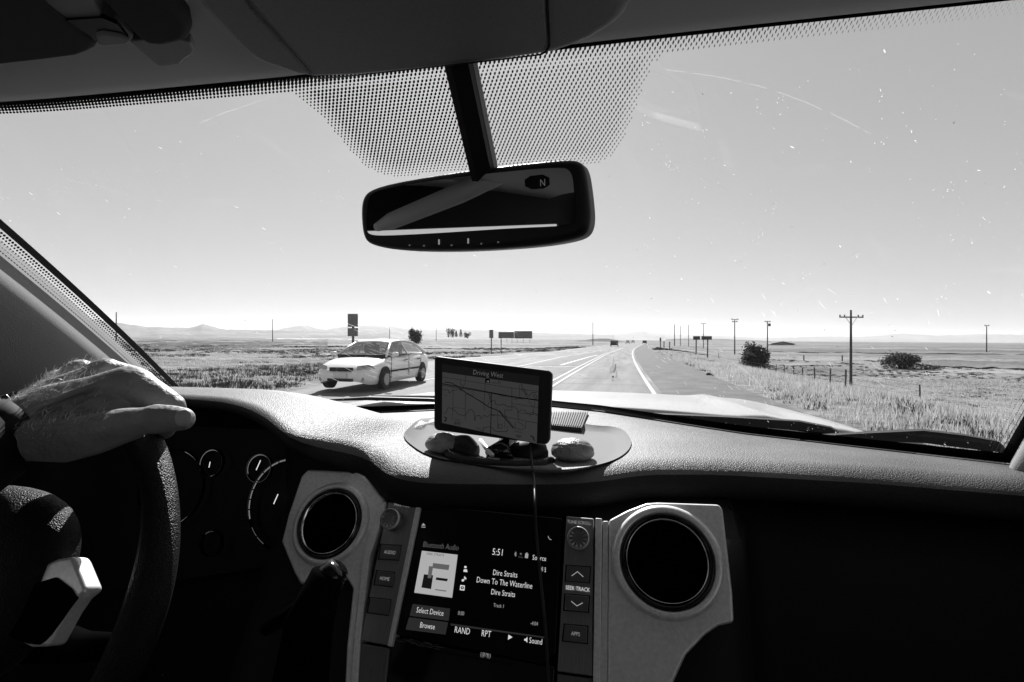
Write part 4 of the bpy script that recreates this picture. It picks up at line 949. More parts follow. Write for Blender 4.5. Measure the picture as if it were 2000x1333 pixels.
# album picture: plain stand-in of dark blocks on pale ground
cv = shape([(824, 1076), (894, 1084), (883, 1168), (809, 1158)], 'cover', .0008, 'cover_picture')
def cshape(q, m, off): return MB().add([DF.hit(x, y, off) for x, y in q], [tuple(range(len(q)))]).build('cover_shape', m, cv)
cshape([(823, 1148), (828, 1122), (846, 1124), (842, 1151)], 'coverdark', .0010); cshape([(846, 1100), (878, 1104), (876, 1114), (844, 1110)], 'covermid', .0010)
cshape([(852, 1128), (875, 1131), (873, 1136), (851, 1133)], 'coverdark', .0010); cshape([(838, 1106), (846, 1107), (842, 1130), (835, 1129)], 'covermid', .0012); cshape([(850, 1151), (872, 1154), (871, 1156), (850, 1153)], 'covermid', .0010)
text('DIRE STRAITS', DF, 850, 1085.5, 4.5, cv, 'coverdark', off=.0011, sx=1.0)
# disc slot and badge under the screen
SLF = bezel_fr(.0036)
ribbon(SLF, [[SLF.loc(x, y) for x, y in ((790, 1262), (1000, 1298))]], .0016, .0004).build('disc_slot', 'screenblack', info)
text('(((  )))', SLF, 948, 1283, 9, info, 'lit_dim2', sx=.8); text('XM', SLF, 948, 1283, 8, info, 'lit_dim2', sx=.8)
pz = MB(); rg2 = random.Random(3)
for _ in range(46):
    x = rg2.uniform(775, 860); y = 1243 + (x - 775) * .19 + rg2.uniform(0, 10); pz.quad(*[SLF.hit(x + a, y + b2, .0005) for a, b2 in ((0, 0), (9, 1.5), (8.5, 2.3), (-.5, .7))])
pz.build('slot_pattern', 'button', info)
# ------------------------------------------------------------------ hood, cowl and wipers outside the glass
def hoodZ(X, Y):
    s = abs(X - XC); r = -.190 - .052 * max(0, (Y - 1.4) / 1.0) ** 1.3 - .02 * (s / .8) ** 2 - .10 * max(0, (s - .66) / .25) ** 2
    return r + .010 * math.exp(-((s - .52) / .05) ** 2)
def hoodY0(X): s = abs(X - XC); return 1.50 - .42 * s * s
rows = []
for i in range(61):
    X = XC - .92 + 1.84 * i / 60; y0 = hoodY0(X); c_ = []
    c_.append((X, y0 + .015, hoodZ(X, y0) - .03)); c_.append((X, y0, hoodZ(X, y0) - .012))
    for j in range(30): Y = y0 + .004 + (2.45 - y0) * j / 29; c_.append((X, Y, hoodZ(X, Y)))
    for k in range(1, 7): a = k / 6 * 1.5; c_.append((X, 2.45 + .10 * math.sin(a), hoodZ(X, 2.45) - .10 * (1 - math.cos(a)) * 1.6))
    rows.append(c_)
hd = MB().grid(rows).build('hood', 'hood', None, smooth=True); tag(hd, 'pale painted hood of the pickup stretching ahead below the windscreen', 'car hood')
rows = []
for i in range(61):
    X = XC - .88 + 1.76 * i / 60; yb = bottomY(X - XC) + .016; y1 = hoodY0(X); c_ = [(X, yb + .004, -.186), (X, yb + .02, -.190)]
    for k in range(1, 6): f = k / 5; c_.append((X, yb + .02 + (y1 + .03 - yb - .02) * f, -.192 - .020 * math.sin(f * 3.14) - .006 * f - .02 * (abs(X - XC) / .8) ** 2))
    rows.append(c_)
cw = MB().grid(rows).build('wiper_cowl', 'cowl', None, smooth=True); tag(cw, 'black plastic cowl panel between the windscreen and the hood', 'cowl')
cb = MB()
for k in range(3):
    p = [gnd(x, y, -.2) for x, y in ((735 + k * 42, 777 - k * .5), (770 + k * 40, 775.5), (769 + k * 40, 778.5), (734 + k * 42, 780))]; cb.quad(*[(q.x, q.y, -.2035) for q in p])
cb.build('cowl_slot', 'hood', cw)
def wiper(pts, wd, ht, label):
    P = [Vector(p) for p in pts]; t = thing('wiper', label, 'wiper', P[0]); L = []
    for i, p in enumerate(P):
        d_ = (P[min(i + 1, len(P) - 1)] - P[max(i - 1, 0)]).normalized(); q = d_.cross(Vector((0, 0, 1))).normalized() * wd[i]; h = ht[i]
        L.append([p - q, p - q * .6 + Vector((0, 0, h)), p + q * .6 + Vector((0, 0, h)), p + q, p - q])
    MB().grid(L).build('wiper_arm', 'black', t); a, b2 = P[1], P[-1]
    MB().tube([a + Vector((0, .015, .004)), (a + b2) / 2 + Vector((0, .02, .012)), b2 + Vector((0, .015, .002))], .006, 8).build('wiper_blade', 'rubber', t); return t
wz = -.185
def ws_pt(px, py, z=wz): return gnd(px, py, z)
wiper([W(1150, 806, 1.30), W(1290, 818, 1.24), W(1420, 829, 1.19), W(1560, 838, 1.13), W(1622, 845, 1.10), W(1650, 854, 1.08)], [.012, .018, .02, .02, .016, .008], [.006, .012, .018, .018, .012, .004], 'black wiper lying along the foot of the windscreen right of the navigation unit')
wiper([W(1560, 858, 1.06), W(1700, 858, 1.02), W(1800, 862, .98), W(1880, 872, .95), W(1945, 880, .93), W(1950, 884, .93)], [.012, .02, .022, .022, .018, .018], [.006, .014, .022, .022, .018, .014], 'black wiper arm cover near the right hand corner of the windscreen')
wiper([W(640, 783, 1.34), W(720, 781, 1.34), W(840, 784, 1.33), W(960, 789, 1.3), W(1060, 795, 1.3)], [.012, .016, .016, .014, .01], [.004, .008, .008, .006, .004], 'black wiper at the foot of the windscreen behind the navigation unit')

# ------------------------------------------------------------------ headliner and cab shell
top_d = lambda px: W(px, 0, 1)
def edge_pt(u): return G(u, 1)
hrows = [[] for _ in range(12)]
for i in range(71):
    u = -1.1 + 2.2 * i / 70; e = G(max(-1, min(1, u)), 1); e = Vector((XC + (.78 if u < 0 else .72) * u, e.y - .08 * max(0, abs(u) - 1) * 3, e.z))
    off = [(.006, .012), (-.004, -.004), (-.014, -.010), (-.030, -.010), (-.06, -.002), (-.10, .008), (-.16, .016), (-.26, .022), (-.45, .030), (-.8, .035), (-1.3, .03), (-1.75, .01)]
    for k, (dy, dz) in enumerate(off):
        side = max(0, abs(u) - (.95 if u < 0 else .85)) / .25; hrows[k].append((XC + (e.x - XC) * (1 + .25 * min(-dy, .5) * (k > 4)), e.y + dy, e.z + dz - .04 * side ** 2))
hl_ = MB().grid(hrows).build('headliner', 'fabric', None, smooth=True, fix=False); tag(hl_, 'light woven cloth headliner along the top of the windscreen', 'headliner')
cab = thing('truck_cab', 'dark enclosed cab of the pickup around the camera, with doors and rear wall', 'truck cab', (XC, -.6, -1.0))
bx = MB(); bx.box((XC, -.70, .37), (1.75, 2.10, .03)); bx.build('roof', 'hood', cab, bevel=.01)
MB().grid([[G(-1.1 + 2.2 * i / 60, 1) + Vector((0, dy, dz)) for i in range(61)] for dy, dz in ((-.001, .001), (-.02, .018), (-.08, .045), (-.2, .075))]).build('roof_header', 'hood', cab, smooth=True)
MB().box((XC, -.5, -1.02), (1.9, 2.6, .04)).build('floor', 'cloth_dark', cab)
def wall_with_hole(x, y0, y1, z0, z1, hy0, hy1, hz0, hz1, nm, m='lower'):
    mb = MB()
    for (a, b2, c, d_) in ((y0, y1, z0, hz0), (y0, y1, hz1, z1), (y0, hy0, hz0, hz1), (hy1, y1, hz0, hz1)): mb.box((x, (a + b2) / 2, (c + d_) / 2), (.05, b2 - a, d_ - c))
    return mb.build(nm, m, cab)
for s in (-1, 1):
    wall_with_hole(XC + s * .97, -1.75, .42 if s > 0 else .30, -.3, .36, -1.5, .12 if s < 0 else .38, -.2, .172 if s < 0 else .25, 'door')
    MB().box((XC + s * .97, -.40, -.65), (.05, 2.7, .7)).build('door_lower', 'lower', cab)
    MB().add([(XC + s * .96, .28, .36), (XC + s * .96, .28, -.3), (XC + s * .96, .95, -.3)], [(0, 1, 2)]).build('door_corner', 'lower', cab, solid=.02)
MB().box((XC, -1.76, -.52), (1.95, .05, .96)).box((XC, -1.76, .34), (1.95, .05, .06)).box((XC - .88, -1.76, .2), (.19, .05, .24)).box((XC + .88, -1.76, .2), (.19, .05, .24)).build('rear_wall', 'lower', cab)
MB().box((XC, 1.3, -.62), (1.9, .9, .7)).build('firewall', 'black', cab)
MB().box((XC, .9, -.6), (1.9, .05, .7)).build('bulkhead', 'black', cab)
for s, x in ((-1, -.38), (1, .38)): MB().box((XC + x, -.55, -.62), (.52, .5, .2)).box((XC + x, -.82, -.25), (.5, .16, .7)).build('seat', 'cloth_dark', cab, bevel=.04)
# ------------------------------------------------------------------ windscreen pillar trims
def pillar(sg, label):
    L = []
    for i in range(31):
        v = .035 + .945 * i / 30; e = G(-1, v) if sg < 0 else G(1, v); o2 = Vector((-.93 * -sg * -1 if False else sg * .93, -.30, .12)); inn = Vector((0, -.57, -.82))
        d_ = (G(-1, min(v + .05, 1)) - G(-1, v - .05)).normalized() if sg < 0 else (G(1, min(v + .05, 1)) - G(1, v - .05)).normalized()
        out = Vector((sg * .96, -.28, 0)); out = (out - d_ * out.dot(d_)).normalized(); inn = d_.cross(out).normalized(); inn = inn if inn.z < 0 else -inn
        prof = [(.010, -.004), (.004, .004), (-.004, .016), (-.014, .034), (-.026, .056), (-.035, .074), (-.040, .086), (-.041, .098), (-.036, .118), (-.022, .150), (.0, .185), (.03, .22), (.09, .27)]
        lim = float(sstep(.0, .4, v)); L.append([e + out * a + inn * (b2 if b2 < .1 else .1 + (b2 - .1) * lim) for a, b2 in prof])
    o = MB().grid(L).build('pillar_trim', 'pillar', None, smooth=True); return tag(o, label, 'pillar trim')
pillar(-1, 'cloth covered pillar trim at the left of the windscreen, its front edge in full sun')
pillar(1, 'cloth covered pillar trim beyond the right hand end of the windscreen')

# ------------------------------------------------------------------ overhead console
OZ = .262
OC = [(150, -260), (330, -60), (372, 0), (395, 26), (440, 74), (480, 112), (510, 130), (545, 141), (585, 154), (620, 158), (700, 155), (870, 140), (980, 126), (1080, 111), (1125, 97), (1160, 82), (1200, 58), (1222, 38), (1234, 12), (1236, -40), (1240, -260)]
OF = Frame((0, .4, OZ), (0, -.10, -1), u=(1, 0, 0))
console = thing('overhead_console', 'large smooth overhead console with a closed lid above the mirror', 'overhead console', (XC, .3, OZ))
ob = px_prism(OF, OC, -.045, 0).build('console_body', 'console', console, bevel=.012, seg=5)
LID = [(350, -240), (478, 0), (530, 58), (598, 134), (606, 144), (616, 150), (630, 152), (800, 134), (1050, 106), (1062, 102), (1070, 94), (1073, 84), (1068, 0), (1062, -240)]
OF2 = Frame(OF.pt(0, 0, .0008), tuple(OF.n), u=(1, 0, 0))
def grow(P, k, c=(850, -60)): return [(c[0] + (x - c[0]) * k, c[1] + (y - c[1]) * k) for x, y in P]
def offs_line(P, fr, w, off, closed=False):
    return ribbon(fr, [[fr.loc(*p) for p in P]], w, off)
offs_line(smooth_poly(LID, 1, False), OF, .0024, .0012).build('lid_gap', 'screenblack', console)
px_prism(Frame(OF.pt(0, 0, .0), tuple(OF.n), u=(1, 0, 0)), [(x + (6 if x < 850 else -6), y - 5) for x, y in LID], -.002, .0016).build('lid', 'console', console, bevel=.0012)

# ------------------------------------------------------------------ sun visor with its hinge and clip
VZ = .268
VF = Frame((0, .38, VZ), (0, -.06, -1), u=(1, 0, 0))
vis = thing('sun_visor', 'dark cloth sun visor folded up against the headliner in the upper left corner', 'sun visor', VF.hit(60, 60))
VP = [(-400, -200), (-420, 165), (-200, 150), (0, 131), (80, 122), (150, 113), (170, 106), (186, 98), (191, 88), (182, 78), (160, 66), (120, 36), (80, 5), (40, -40), (0, -200)]
px_prism(VF, VP, -.016, 0).build('visor_panel', 'visor', vis, bevel=.006, seg=4)
px_prism(Frame(VF.pt(0, 0, -.004), tuple(VF.n)), [(75, -40), (88, 12), (112, 34), (165, 78), (178, 88), (192, 84), (205, 92), (228, 92), (258, 82), (262, 74), (222, 40), (200, 34), (180, 0), (165, -40)], -.02, 0).build('hinge_plate', 'console', vis, bevel=.004)
px_prism(Frame(VF.pt(0, 0, -.002), tuple(VF.n)), [(128, 40), (200, 36), (228, 48), (250, 72), (246, 80), (196, 84), (176, 74)], -.004, 0).build('hinge_well', 'screenblack', vis)
px_prism(Frame(VF.pt(0, 0, .001), tuple(VF.n)), [(186, 70), (200, 66), (236, 72), (256, 84), (248, 90), (205, 93), (190, 88)], -.006, 0).build('hinge_arm', 'console', vis, bevel=.003)
vis2 = thing('visor_extension', 'rounded end of the second visor blade beside the overhead console', 'sun visor', VF.hit(300, 60))
px_prism(Frame(VF.pt(0, 0, .004), tuple(VF.n)), [(150, -120), (168, -40), (200, 8), (250, 60), (284, 92), (320, 95), (350, 89), (368, 82), (374, 68), (370, 48), (350, 22), (330, -10), (320, -120)], -.02, 0).build('visor_panel', 'visor', vis2, bevel=.008, seg=4)
px_prism(Frame(VF.pt(0, 0, -.004), tuple(VF.n)), [(250, 80), (282, 108), (308, 130), (318, 132), (352, 127), (362, 116), (376, 108), (380, 99), (372, 84), (330, 70)], -.010, 0).build('visor_clip', 'console', vis2, bevel=.0025)

# ------------------------------------------------------------------ rear-view mirror
ml, mr_ = W(712, 425, .640), W(1138, 385, .530); mc = (ml + mr_) / 2
mu_ = (mr_ - ml).normalized(); mn = mu_.cross(Vector((0, 0, 1))).normalized()
mn = (Matrix.Rotation(math.radians(6), 3, mu_) @ mn).normalized()
if mn.y > 0: mn = -mn
MF = Frame(mc, tuple(mn), u=tuple(mu_))
mir = thing('rear_view_mirror', 'wide rear-view mirror in a black frame hanging on its stem before the windscreen', 'mirror', mc)
HP = smooth_poly([(700, 420), (703, 385), (722, 366), (800, 348), (960, 324), (1100, 309), (1128, 312), (1140, 326), (1148, 380), (1152, 430), (1143, 458), (1115, 470), (1040, 482), (900, 491), (780, 490), (722, 480), (705, 466)], 2)
px_prism(MF, HP, -.034, .0).build('mirror_housing', 'black', mir, bevel=.009, seg=5)
GP_ = smooth_poly([(716, 420), (720, 385), (738, 371), (850, 352), (1000, 334), (1096, 327), (1112, 332), (1120, 350), (1123, 420), (1119, 436), (1100, 442), (1000, 446), (850, 456), (750, 461), (722, 459), (716, 450)], 2)
M['mirror'] = mat('mirror silvering', .72, .01, metal=1.0)
px_prism(MF, GP_, .0002, .0016).build('mirror_glass', 'mirror', mir)
MFb = Frame(MF.pt(0, 0, .0008), tuple(MF.n), u=tuple(MF.u))
for (x, y) in ((800, 478), (828, 479), (882, 478), (940, 475), (973, 472)):
    text('≈' if False else 'o', MFb, x, y + 3, 5, mir, 'gauge', off=.0006, sx=1.2, name='button_symbol')
for (x, y) in ((857, 474), (914, 472)):
    px_prism(MFb, [(x - 1.2, y - 6), (x + 1.6, y - 6), (x + 1.6, y + 4), (x - 1.2, y + 4)], 0, .0005).build('indicator', 'lit_dim2', mir)
px_prism(MF, smooth_poly([(1024, 345), (1072, 340), (1074, 368), (1026, 371)], 1), .0012, .0020).build('compass_window', 'screenblack', mir)
text('N', MF, 1060, 364, 14, mir, 'lit_dim', off=.0023)
M['railcloth'] = mat('pale rail cloth', .75, .9)
# what the mirror looks back at on the driver's side: roof rail trim with its grab handle
def seen(px, py, x):
    h = MF.hit(px, py, .0016); d_ = h.normalized(); r = d_ - MF.n * 2 * d_.dot(MF.n); k = (x - h.x) / r.x; return h + r * k
for (px, py) in ((770, 430), (960, 350), (930, 447), (1100, 330), (740, 380)): print('SEEN', px, py, seen(px, py, XC - .86))
ra, rb_ = seen(765, 432, XC - .84), seen(985, 338, XC - .84)
MB().tube([ra + (ra - rb_) * .1, ra, (ra + rb_) / 2 + Vector((.02, 0, 0)), rb_, rb_ + (rb_ - ra) * .5], [.012, .026, .036, .038, .04], 16).build('roof_rail_trim', M['railcloth'], cab, smooth=True)
st_t, st_b = W(900, 128, .500), W(943, 325, .572)
sd = (st_b - st_t).normalized(); sq = sd.cross(AX).normalized()
if sq.x < 0: sq = -sq
sn = sq.cross(sd).normalized(); sn = sn if sn.dot(AX) < 0 else -sn
SP_ = []
for (p, w0) in ((st_t - sd * .03, .0158), (st_t, .0158), (st_b, .0158), (st_b + sd * .02, .0155)):
    SP_.append([p - sq * w0 * 1.0, p - sq * w0 + sn * .006, p - sq * w0 * .6 + sn * .010, p + sq * w0 * .45 + sn * .010, p + sq * w0 * .75 + sn * .004, p + sq * w0 * 1.02 - sn * .006, p + sq * w0 - sn * .012, p - sq * w0 - sn * .012, p - sq * w0])
MB().grid(SP_).build('mirror_stem', 'black', mir)
px_ = MB(); 
for k in range(1): px_.grid([[q[4] + sn * .0005, q[5] + sq * .0006 + sn * .0005] for q in SP_])
px_.build('stem_edge', 'console', mir)

# ------------------------------------------------------------------ instrument cluster
CL = Frame((-.55, .70, -.20), (0, -.97, .24))
cl = thing('instrument_cluster', 'dark instrument cluster with thin round gauge scales behind the steering wheel', 'instrument cluster', CL.pt(0, -.08))
px_prism(Frame(CL.pt(0, 0, -.012), tuple(CL.n)), [(-260, 820), (560, 830), (585, 900), (570, 1100), (-100, 1200)], -.01, 0).build('cluster_face', 'lower', cl)
def gauge(px, py, rpx, a0, a1, seg, wd, needle=None, m='gauge'):
    c_ = CL.loc(px, py); e_ = CL.loc(px + rpx, py); r = abs(e_[0] - c_[0]); g = MB()
    for s in range(seg):
        b0, b1 = a0 + (a1 - a0) * s / seg, a0 + (a1 - a0) * (s + .88) / seg; n = 6 if seg > 2 else 36
        for k in range(n):
            q0, q1 = math.radians(b0 + (b1 - b0) * k / n), math.radians(b0 + (b1 - b0) * (k + 1) / n)
            g.quad(*[CL.pt(c_[0] + rr * math.cos(q), c_[1] + rr * math.sin(q), .001) for rr, q in ((r - wd, q0), (r, q0), (r, q1), (r - wd, q1))])
    go = g.build('gauge_scale', m, cl)
    MB().ring(CL, c_, r, r + .0012, -.004, .003, 56).build('gauge_rim', 'gloss', cl)
    if needle: ribbon(CL, [[CL.loc(*needle[0]), CL.loc(*needle[1])]], .0016, .004).build('needle', 'gaugew', go)
gauge(334, 953, 62, -70, 80, 5, .0014); gauge(413, 905, 22, -80, 250, 1, .0009, ((412, 913), (414, 903))); gauge(507, 915, 23, 10, 235, 1, .0010, ((504, 918), (512, 900)))
gauge(562, 985, 78, 88, 205, 9, .0020, ((538, 984), (546, 966))); gauge(562, 985, 78, 215, 245, 2, .0010, m='lit_dim')
gauge(-20, 905, 84, -42, 8, 3, .0036, m='lit_dim2'); gauge(413, 1062, 20, 40, 140, 3, .0006, m='lit_dim')

# ------------------------------------------------------------------ steering wheel
WC = Vector((-.548, .33, -.222)); WR = .176
WFR = Frame(WC, (0, -math.cos(math.radians(25)), math.sin(math.radians(25))))
wheel = thing('steering_wheel', 'dark leather steering wheel at the left with a silver trimmed spoke', 'steering wheel', WC)
rm = MB(); n1, n2 = 96, 14; vs = []
for i in range(n1):
    a = 2 * math.pi * i / n1; cdir = WFR.u * math.cos(a) + WFR.v * math.sin(a)
    rr = .0142 + .0010 * math.cos(6 * a)
    for j in range(n2):
        b_ = 2 * math.pi * j / n2; vs.append(WC + cdir * (WR + rr * math.cos(b_)) + WFR.n * rr * 1.12 * math.sin(b_))
rm.add(vs, [(i * n2 + j, ((i + 1) % n1) * n2 + j, ((i + 1) % n1) * n2 + (j + 1) % n2, i * n2 + (j + 1) % n2) for i in range(n1) for j in range(n2)])
rm.build('rim', 'leather', wheel, smooth=True)
# airbag cover: rounded lump
ab = bmesh.new(); bmesh.ops.create_uvsphere(ab, u_segments=48, v_segments=24, radius=1); 
for v_ in ab.verts:
    x, y, z = v_.co; sx, sy = abs(x) ** .75 * math.copysign(1, x), abs(y) ** .75 * math.copysign(1, y)
    p = WFR.pt(sx * .098, sy * .078 + .010, .012 + z * .036); v_.co = p
me = bpy.data.meshes.new('ab'); ab.to_mesh(me); ab.free(); link('airbag_cover', me, 'leather', wheel, smooth=True)
S1 = Frame(WFR.pt(0, 0, .010), tuple(WFR.n)); 
for sgn in (-1, 1):
    MB().tube([WFR.pt(sgn * .05, -.03, -.016), WFR.pt(sgn * .11, -.03, -.018), WFR.pt(sgn * .172, -.02, -.006)], [.020, .012, .008], 12).build('spoke', 'void', wheel, smooth=True)
MB().tube([WFR.pt(0, -.05, 0), WFR.pt(0, -.12, -.002), WFR.pt(0, -.19, 0)], [.03, .022, .016], 12).build('spoke', 'leather', wheel, smooth=True)
SPK = [(82, 1104), (110, 1092), (139, 1087), (146, 1096), (168, 1150), (163, 1158), (146, 1172), (126, 1200), (104, 1240), (91, 1264), (58, 1265), (0, 1236), (-40, 1215), (0, 1208), (40, 1158)]
WT = Frame(WFR.pt(0, 0, .024), tuple(WFR.n))
sp_o = px_prism(WT, SPK, -.016, 0).build('spoke_trim', 'silver', wheel, bevel=.004, seg=4)
px_prism(Frame(WT.pt(0, 0, .0014), tuple(WFR.n)), smooth_poly([(90, 1116), (150, 1162), (132, 1184), (110, 1216), (88, 1250), (66, 1264), (0, 1240), (-60, 1212), (0, 1208)], 1), -.004, .0012).build('button_pad', 'void', wheel, bevel=.002)
# column lever
lv = thing('column_lever', 'dark gear lever standing in front of the left air vent', 'gear lever', W(600, 1180, .46))
MB().tube([W(520, 1230, .50), W(600, 1180, .455), W(645, 1128, .45), W(662, 1110, .45)], [.006, .008, .014, .010], 14).build('lever_arm', 'gloss', lv, smooth=True)
MB().tube([W(585, 1345, .44), W(605, 1215, .44), W(640, 1120, .445)], [.024, .020, .014], 14).build('lever_knob', 'void', lv, smooth=True)
kf = thing('key_ring', 'keys hanging unlit below the steering column', 'keys', W(320, 1310, .5))
MB().tube([W(318, 1318, .5), W(316, 1329, .5)], .0007, 6).tube([W(329, 1311, .5), W(326, 1330, .5)], .0008, 6).build('key', 'chrome', kf)

# ------------------------------------------------------------------ navigation unit on its mount
GF0 = (W(963, 785, .735)); gu = (W(1076, 798, .722) - W(847, 769, .748)).normalized(); gl_ = (W(1073, 870, .722) - W(1079, 726, .727)).normalized()
gn = gu.cross(-gl_).normalized(); gn = gn if gn.y < 0 else -gn
GFR = Frame(GF0, tuple(gn), u=tuple(gu))
nav = thing('navigation_unit', 'tilted black satellite navigation unit with a dim road map on its screen', 'navigation unit', GF0)
NB = [(852, 696), (1072, 724), (1079, 731), (1074, 862), (1067, 869), (852, 841), (847, 835), (848, 702)]
px_prism(GFR, NB, -.016, 0).build('nav_body', 'black', nav, bevel=.003, seg=4)
def cp(x, y): return (840 + x * .15006, 690 + y * .15004)
px_prism(GFR, [cp(152, 145), cp(1425, 300), cp(1392, 1185), cp(150, 912)], .0001, .0005).build('nav_screen', 'mapbar', nav)
mp_o = px_prism(GFR, [cp(160, 248), cp(1412, 425), cp(1388, 1180), cp(155, 908)], .0005, .0007).build('nav_map', 'map', nav)
LN = [([(160, 312), (470, 360), (760, 408), (1060, 455), (1410, 500)], .5), ([(160, 400), (560, 470), (850, 525), (1060, 565), (1410, 612)], 1.3), ([(160, 420), (560, 482), (850, 535), (1410, 620)], .8),
      ([(380, 455), (480, 525), (650, 625), (760, 700), (850, 735), (900, 760), (1000, 880), (1080, 975)], 1.3), ([(190, 380), (270, 385), (380, 445)], 1.0), ([(900, 745), (1015, 870), (1095, 975)], .7),
      ([(797, 520), (797, 700), (787, 1050)], 1.2), ([(460, 290), (455, 400), (430, 430), (400, 405), (390, 360)], .6), ([(720, 330), (715, 470), (700, 660), (705, 755)], .5),
      ([(300, 450), (298, 700), (285, 870)], .5), ([(460, 540), (458, 870)], .6), ([(290, 705), (455, 725)], .4), ([(1065, 450), (1065, 745), (970, 740), (970, 800), (1000, 830)], .6), ([(1165, 400), (1165, 560)], .5),
      ([(1065, 655), (1410, 715)], .5), ([(1150, 775), (1400, 810)], .5), ([(800, 800), (930, 820), (1400, 915)], .6), ([(1345, 720), (1345, 790), (1300, 800), (1295, 825)], .6), ([(1260, 580), (1330, 515), (1385, 515)], .7), ([(1280, 615), (1335, 700), (1360, 690), (1365, 620)], .5),
      ([(165, 480), (200, 475), (235, 480), (250, 520), (290, 490), (330, 480), (370, 465), (400, 490), (420, 465)], .6), ([(460, 535), (560, 550), (560, 490)], .5),
      ([(180, 780), (200, 785), (235, 710), (300, 730), (370, 800), (440, 815), (480, 790), (500, 740), (540, 735), (575, 780), (580, 880), (600, 820), (645, 810), (665, 860), (705, 810), (745, 835), (780, 800), (830, 815), (860, 800)], .7),
      ([(795, 640), (820, 615), (845, 625), (850, 665), (910, 680), (960, 665), (1010, 700), (1060, 700), (1110, 700), (1140, 740), (1150, 860)], .7), ([(1140, 770), (1180, 740), (1230, 745), (1265, 790), (1330, 770), (1400, 800)], .6), ([(1180, 470), (1220, 500), (1250, 550), (1265, 545), (1240, 490), (1200, 450), (1190, 400)], .8),
      ([(880, 770), (880, 990)], .5), ([(975, 870), (970, 960), (1020, 965)], .5), ([(1115, 900), (1100, 980), (1200, 1000), (1245, 970), (1245, 895)], .6), ([(1140, 890), (1200, 930), (1215, 965)], .6), ([(600, 970), (640, 985), (690, 1020), (700, 970), (760, 960), (800, 965), (850, 1020), (1000, 1025), (1010, 990)], .7),
      ([(890, 925), (935, 930), (935, 980), (890, 975), (890, 925)], .6), ([(810, 385), (890, 395), (890, 370), (910, 372), (910, 400), (925, 410)], .5), ([(770, 600), (790, 560), (760, 530), (790, 620), (750, 680)], .6), ([(1090, 600), (1160, 590), (1220, 600)], .7), ([(1345, 560), (1380, 600), (1395, 560), (1350, 540), (1345, 560)], .6)]
mbl = MB()
for pts, w_ in LN: mbl.grid([]) if False else mbl.__dict__ and mbl.add(*(lambda r_: (r_.v, r_.f))(ribbon(GFR, [[GFR.loc(*cp(*p), .0008) for p in pts]], .00052 * w_ / .6, .0009)))
mbl.build('map_line', 'mapink', mp_o)
text('Driving West', GFR, *cp(750, 300), 9.5, nav, 'lit_dim', off=.0009, sx=.82)
text('W', GFR, *cp(1150, 1108), 7, mp_o, 'mapink', off=.0010, sx=1.1); text('692', GFR, *cp(355, 935), 6.5, mp_o, 'mapink', off=.0010, sx=1.0); text('Direction', GFR, *cp(1150, 1035), 3.5, mp_o, 'mapink', off=.0010); text('Speed', GFR, *cp(350, 875), 3.5, mp_o, 'mapink', off=.0010)
text('headwaters-bypass', GFR, *cp(1050, 582), 4.6, mp_o, 'mapink', off=.0010, sx=.9); text('2', GFR, *cp(860, 740), 5, mp_o, 'mapink', off=.0010); text('−', GFR, *cp(200, 570), 6, mp_o, 'mapink', off=.0010, sx=1.4)
px_prism(GFR, [cp(722, 332), cp(778, 340), cp(776, 392), cp(720, 384)], .0008, .0010).build('road_shield', 'mapink', mp_o); text('10', GFR, *cp(749, 382), 4, mp_o, 'lit_dim2', off=.0013)
ribbon(GFR, [[GFR.loc(*cp(*p)) for p in ((1310, 1075), (1330, 1085), (1345, 1100), (1358, 1140))], [GFR.loc(*cp(*p)) for p in ((190, 830), (215, 850), (205, 885), (190, 880))]], .0013, .0010).build('map_icon', 'mapink', mp_o)
# friction mount: weighted leather ring with two pods and a cradle
mt = thing('dash_mount', 'black stitched friction mount holding the navigation unit on the tray', 'mount', W(960, 905, .70))
def lump(path, rad, name, m, par, vox=.004, sm=6):
    a = MB().tube(path, rad, 16).build(name, m, par, smooth=True); r_ = a.modifiers.new('r', 'REMESH'); r_.mode = 'VOXEL'; r_.voxel_size = vox; r_.use_smooth_shade = True
    s_ = a.modifiers.new('s', 'SMOOTH'); s_.iterations = sm; s_.factor = .6; return a
MZ = -.186
def on(px, py, z=MZ): return gnd(px, py, z)
MB().tube([W(1000, 850, .765), W(985, 872, .745), W(975, 892, .73)], [.012, .012, .022], 12).build('cradle_arm', 'gloss', mt, smooth=True)
ring_pts = [W(868, 872, .74), W(880, 890, .725), W(905, 902, .71), W(950, 909, .70), W(1010, 913, .695), W(1060, 908, .70), W(1078, 900, .715)]
MB().tube(ring_pts, [.006, .008, .009, .009, .009, .008, .006], 10).build('mount_rim', 'black', mt, smooth=True)
lump([W(885, 868, .76), W(905, 880, .745), W(930, 888, .735)], [.016, .024, .014], 'mount_pad', 'black', mt)
lump([W(1000, 885, .755), W(1040, 886, .745), W(1066, 884, .75)], [.014, .022, .016], 'mount_pad', 'black', mt)
stt = MB()
for i in range(len(ring_pts) - 1):
    for k in range(6):
        p = ring_pts[i].lerp(ring_pts[i + 1], k / 6) + Vector((0, -.004, .0065)); q = ring_pts[i].lerp(ring_pts[i + 1], (k + .5) / 6) + Vector((0, -.004, .0065)); stt.tube([p, q], .0006, 4)
tag(stt.build('stitch', 'white', mt), kind='stuff')
MB().tube([W(938, 860, .76), W(950, 876, .735), W(962, 890, .715)], [.003, .0035, .003], 8).build('metal_strut', 'silver', mt, smooth=True)
MB().box(W(965, 897, .70), (.016, .004, .004)).build('clasp', 'chrome', mt)
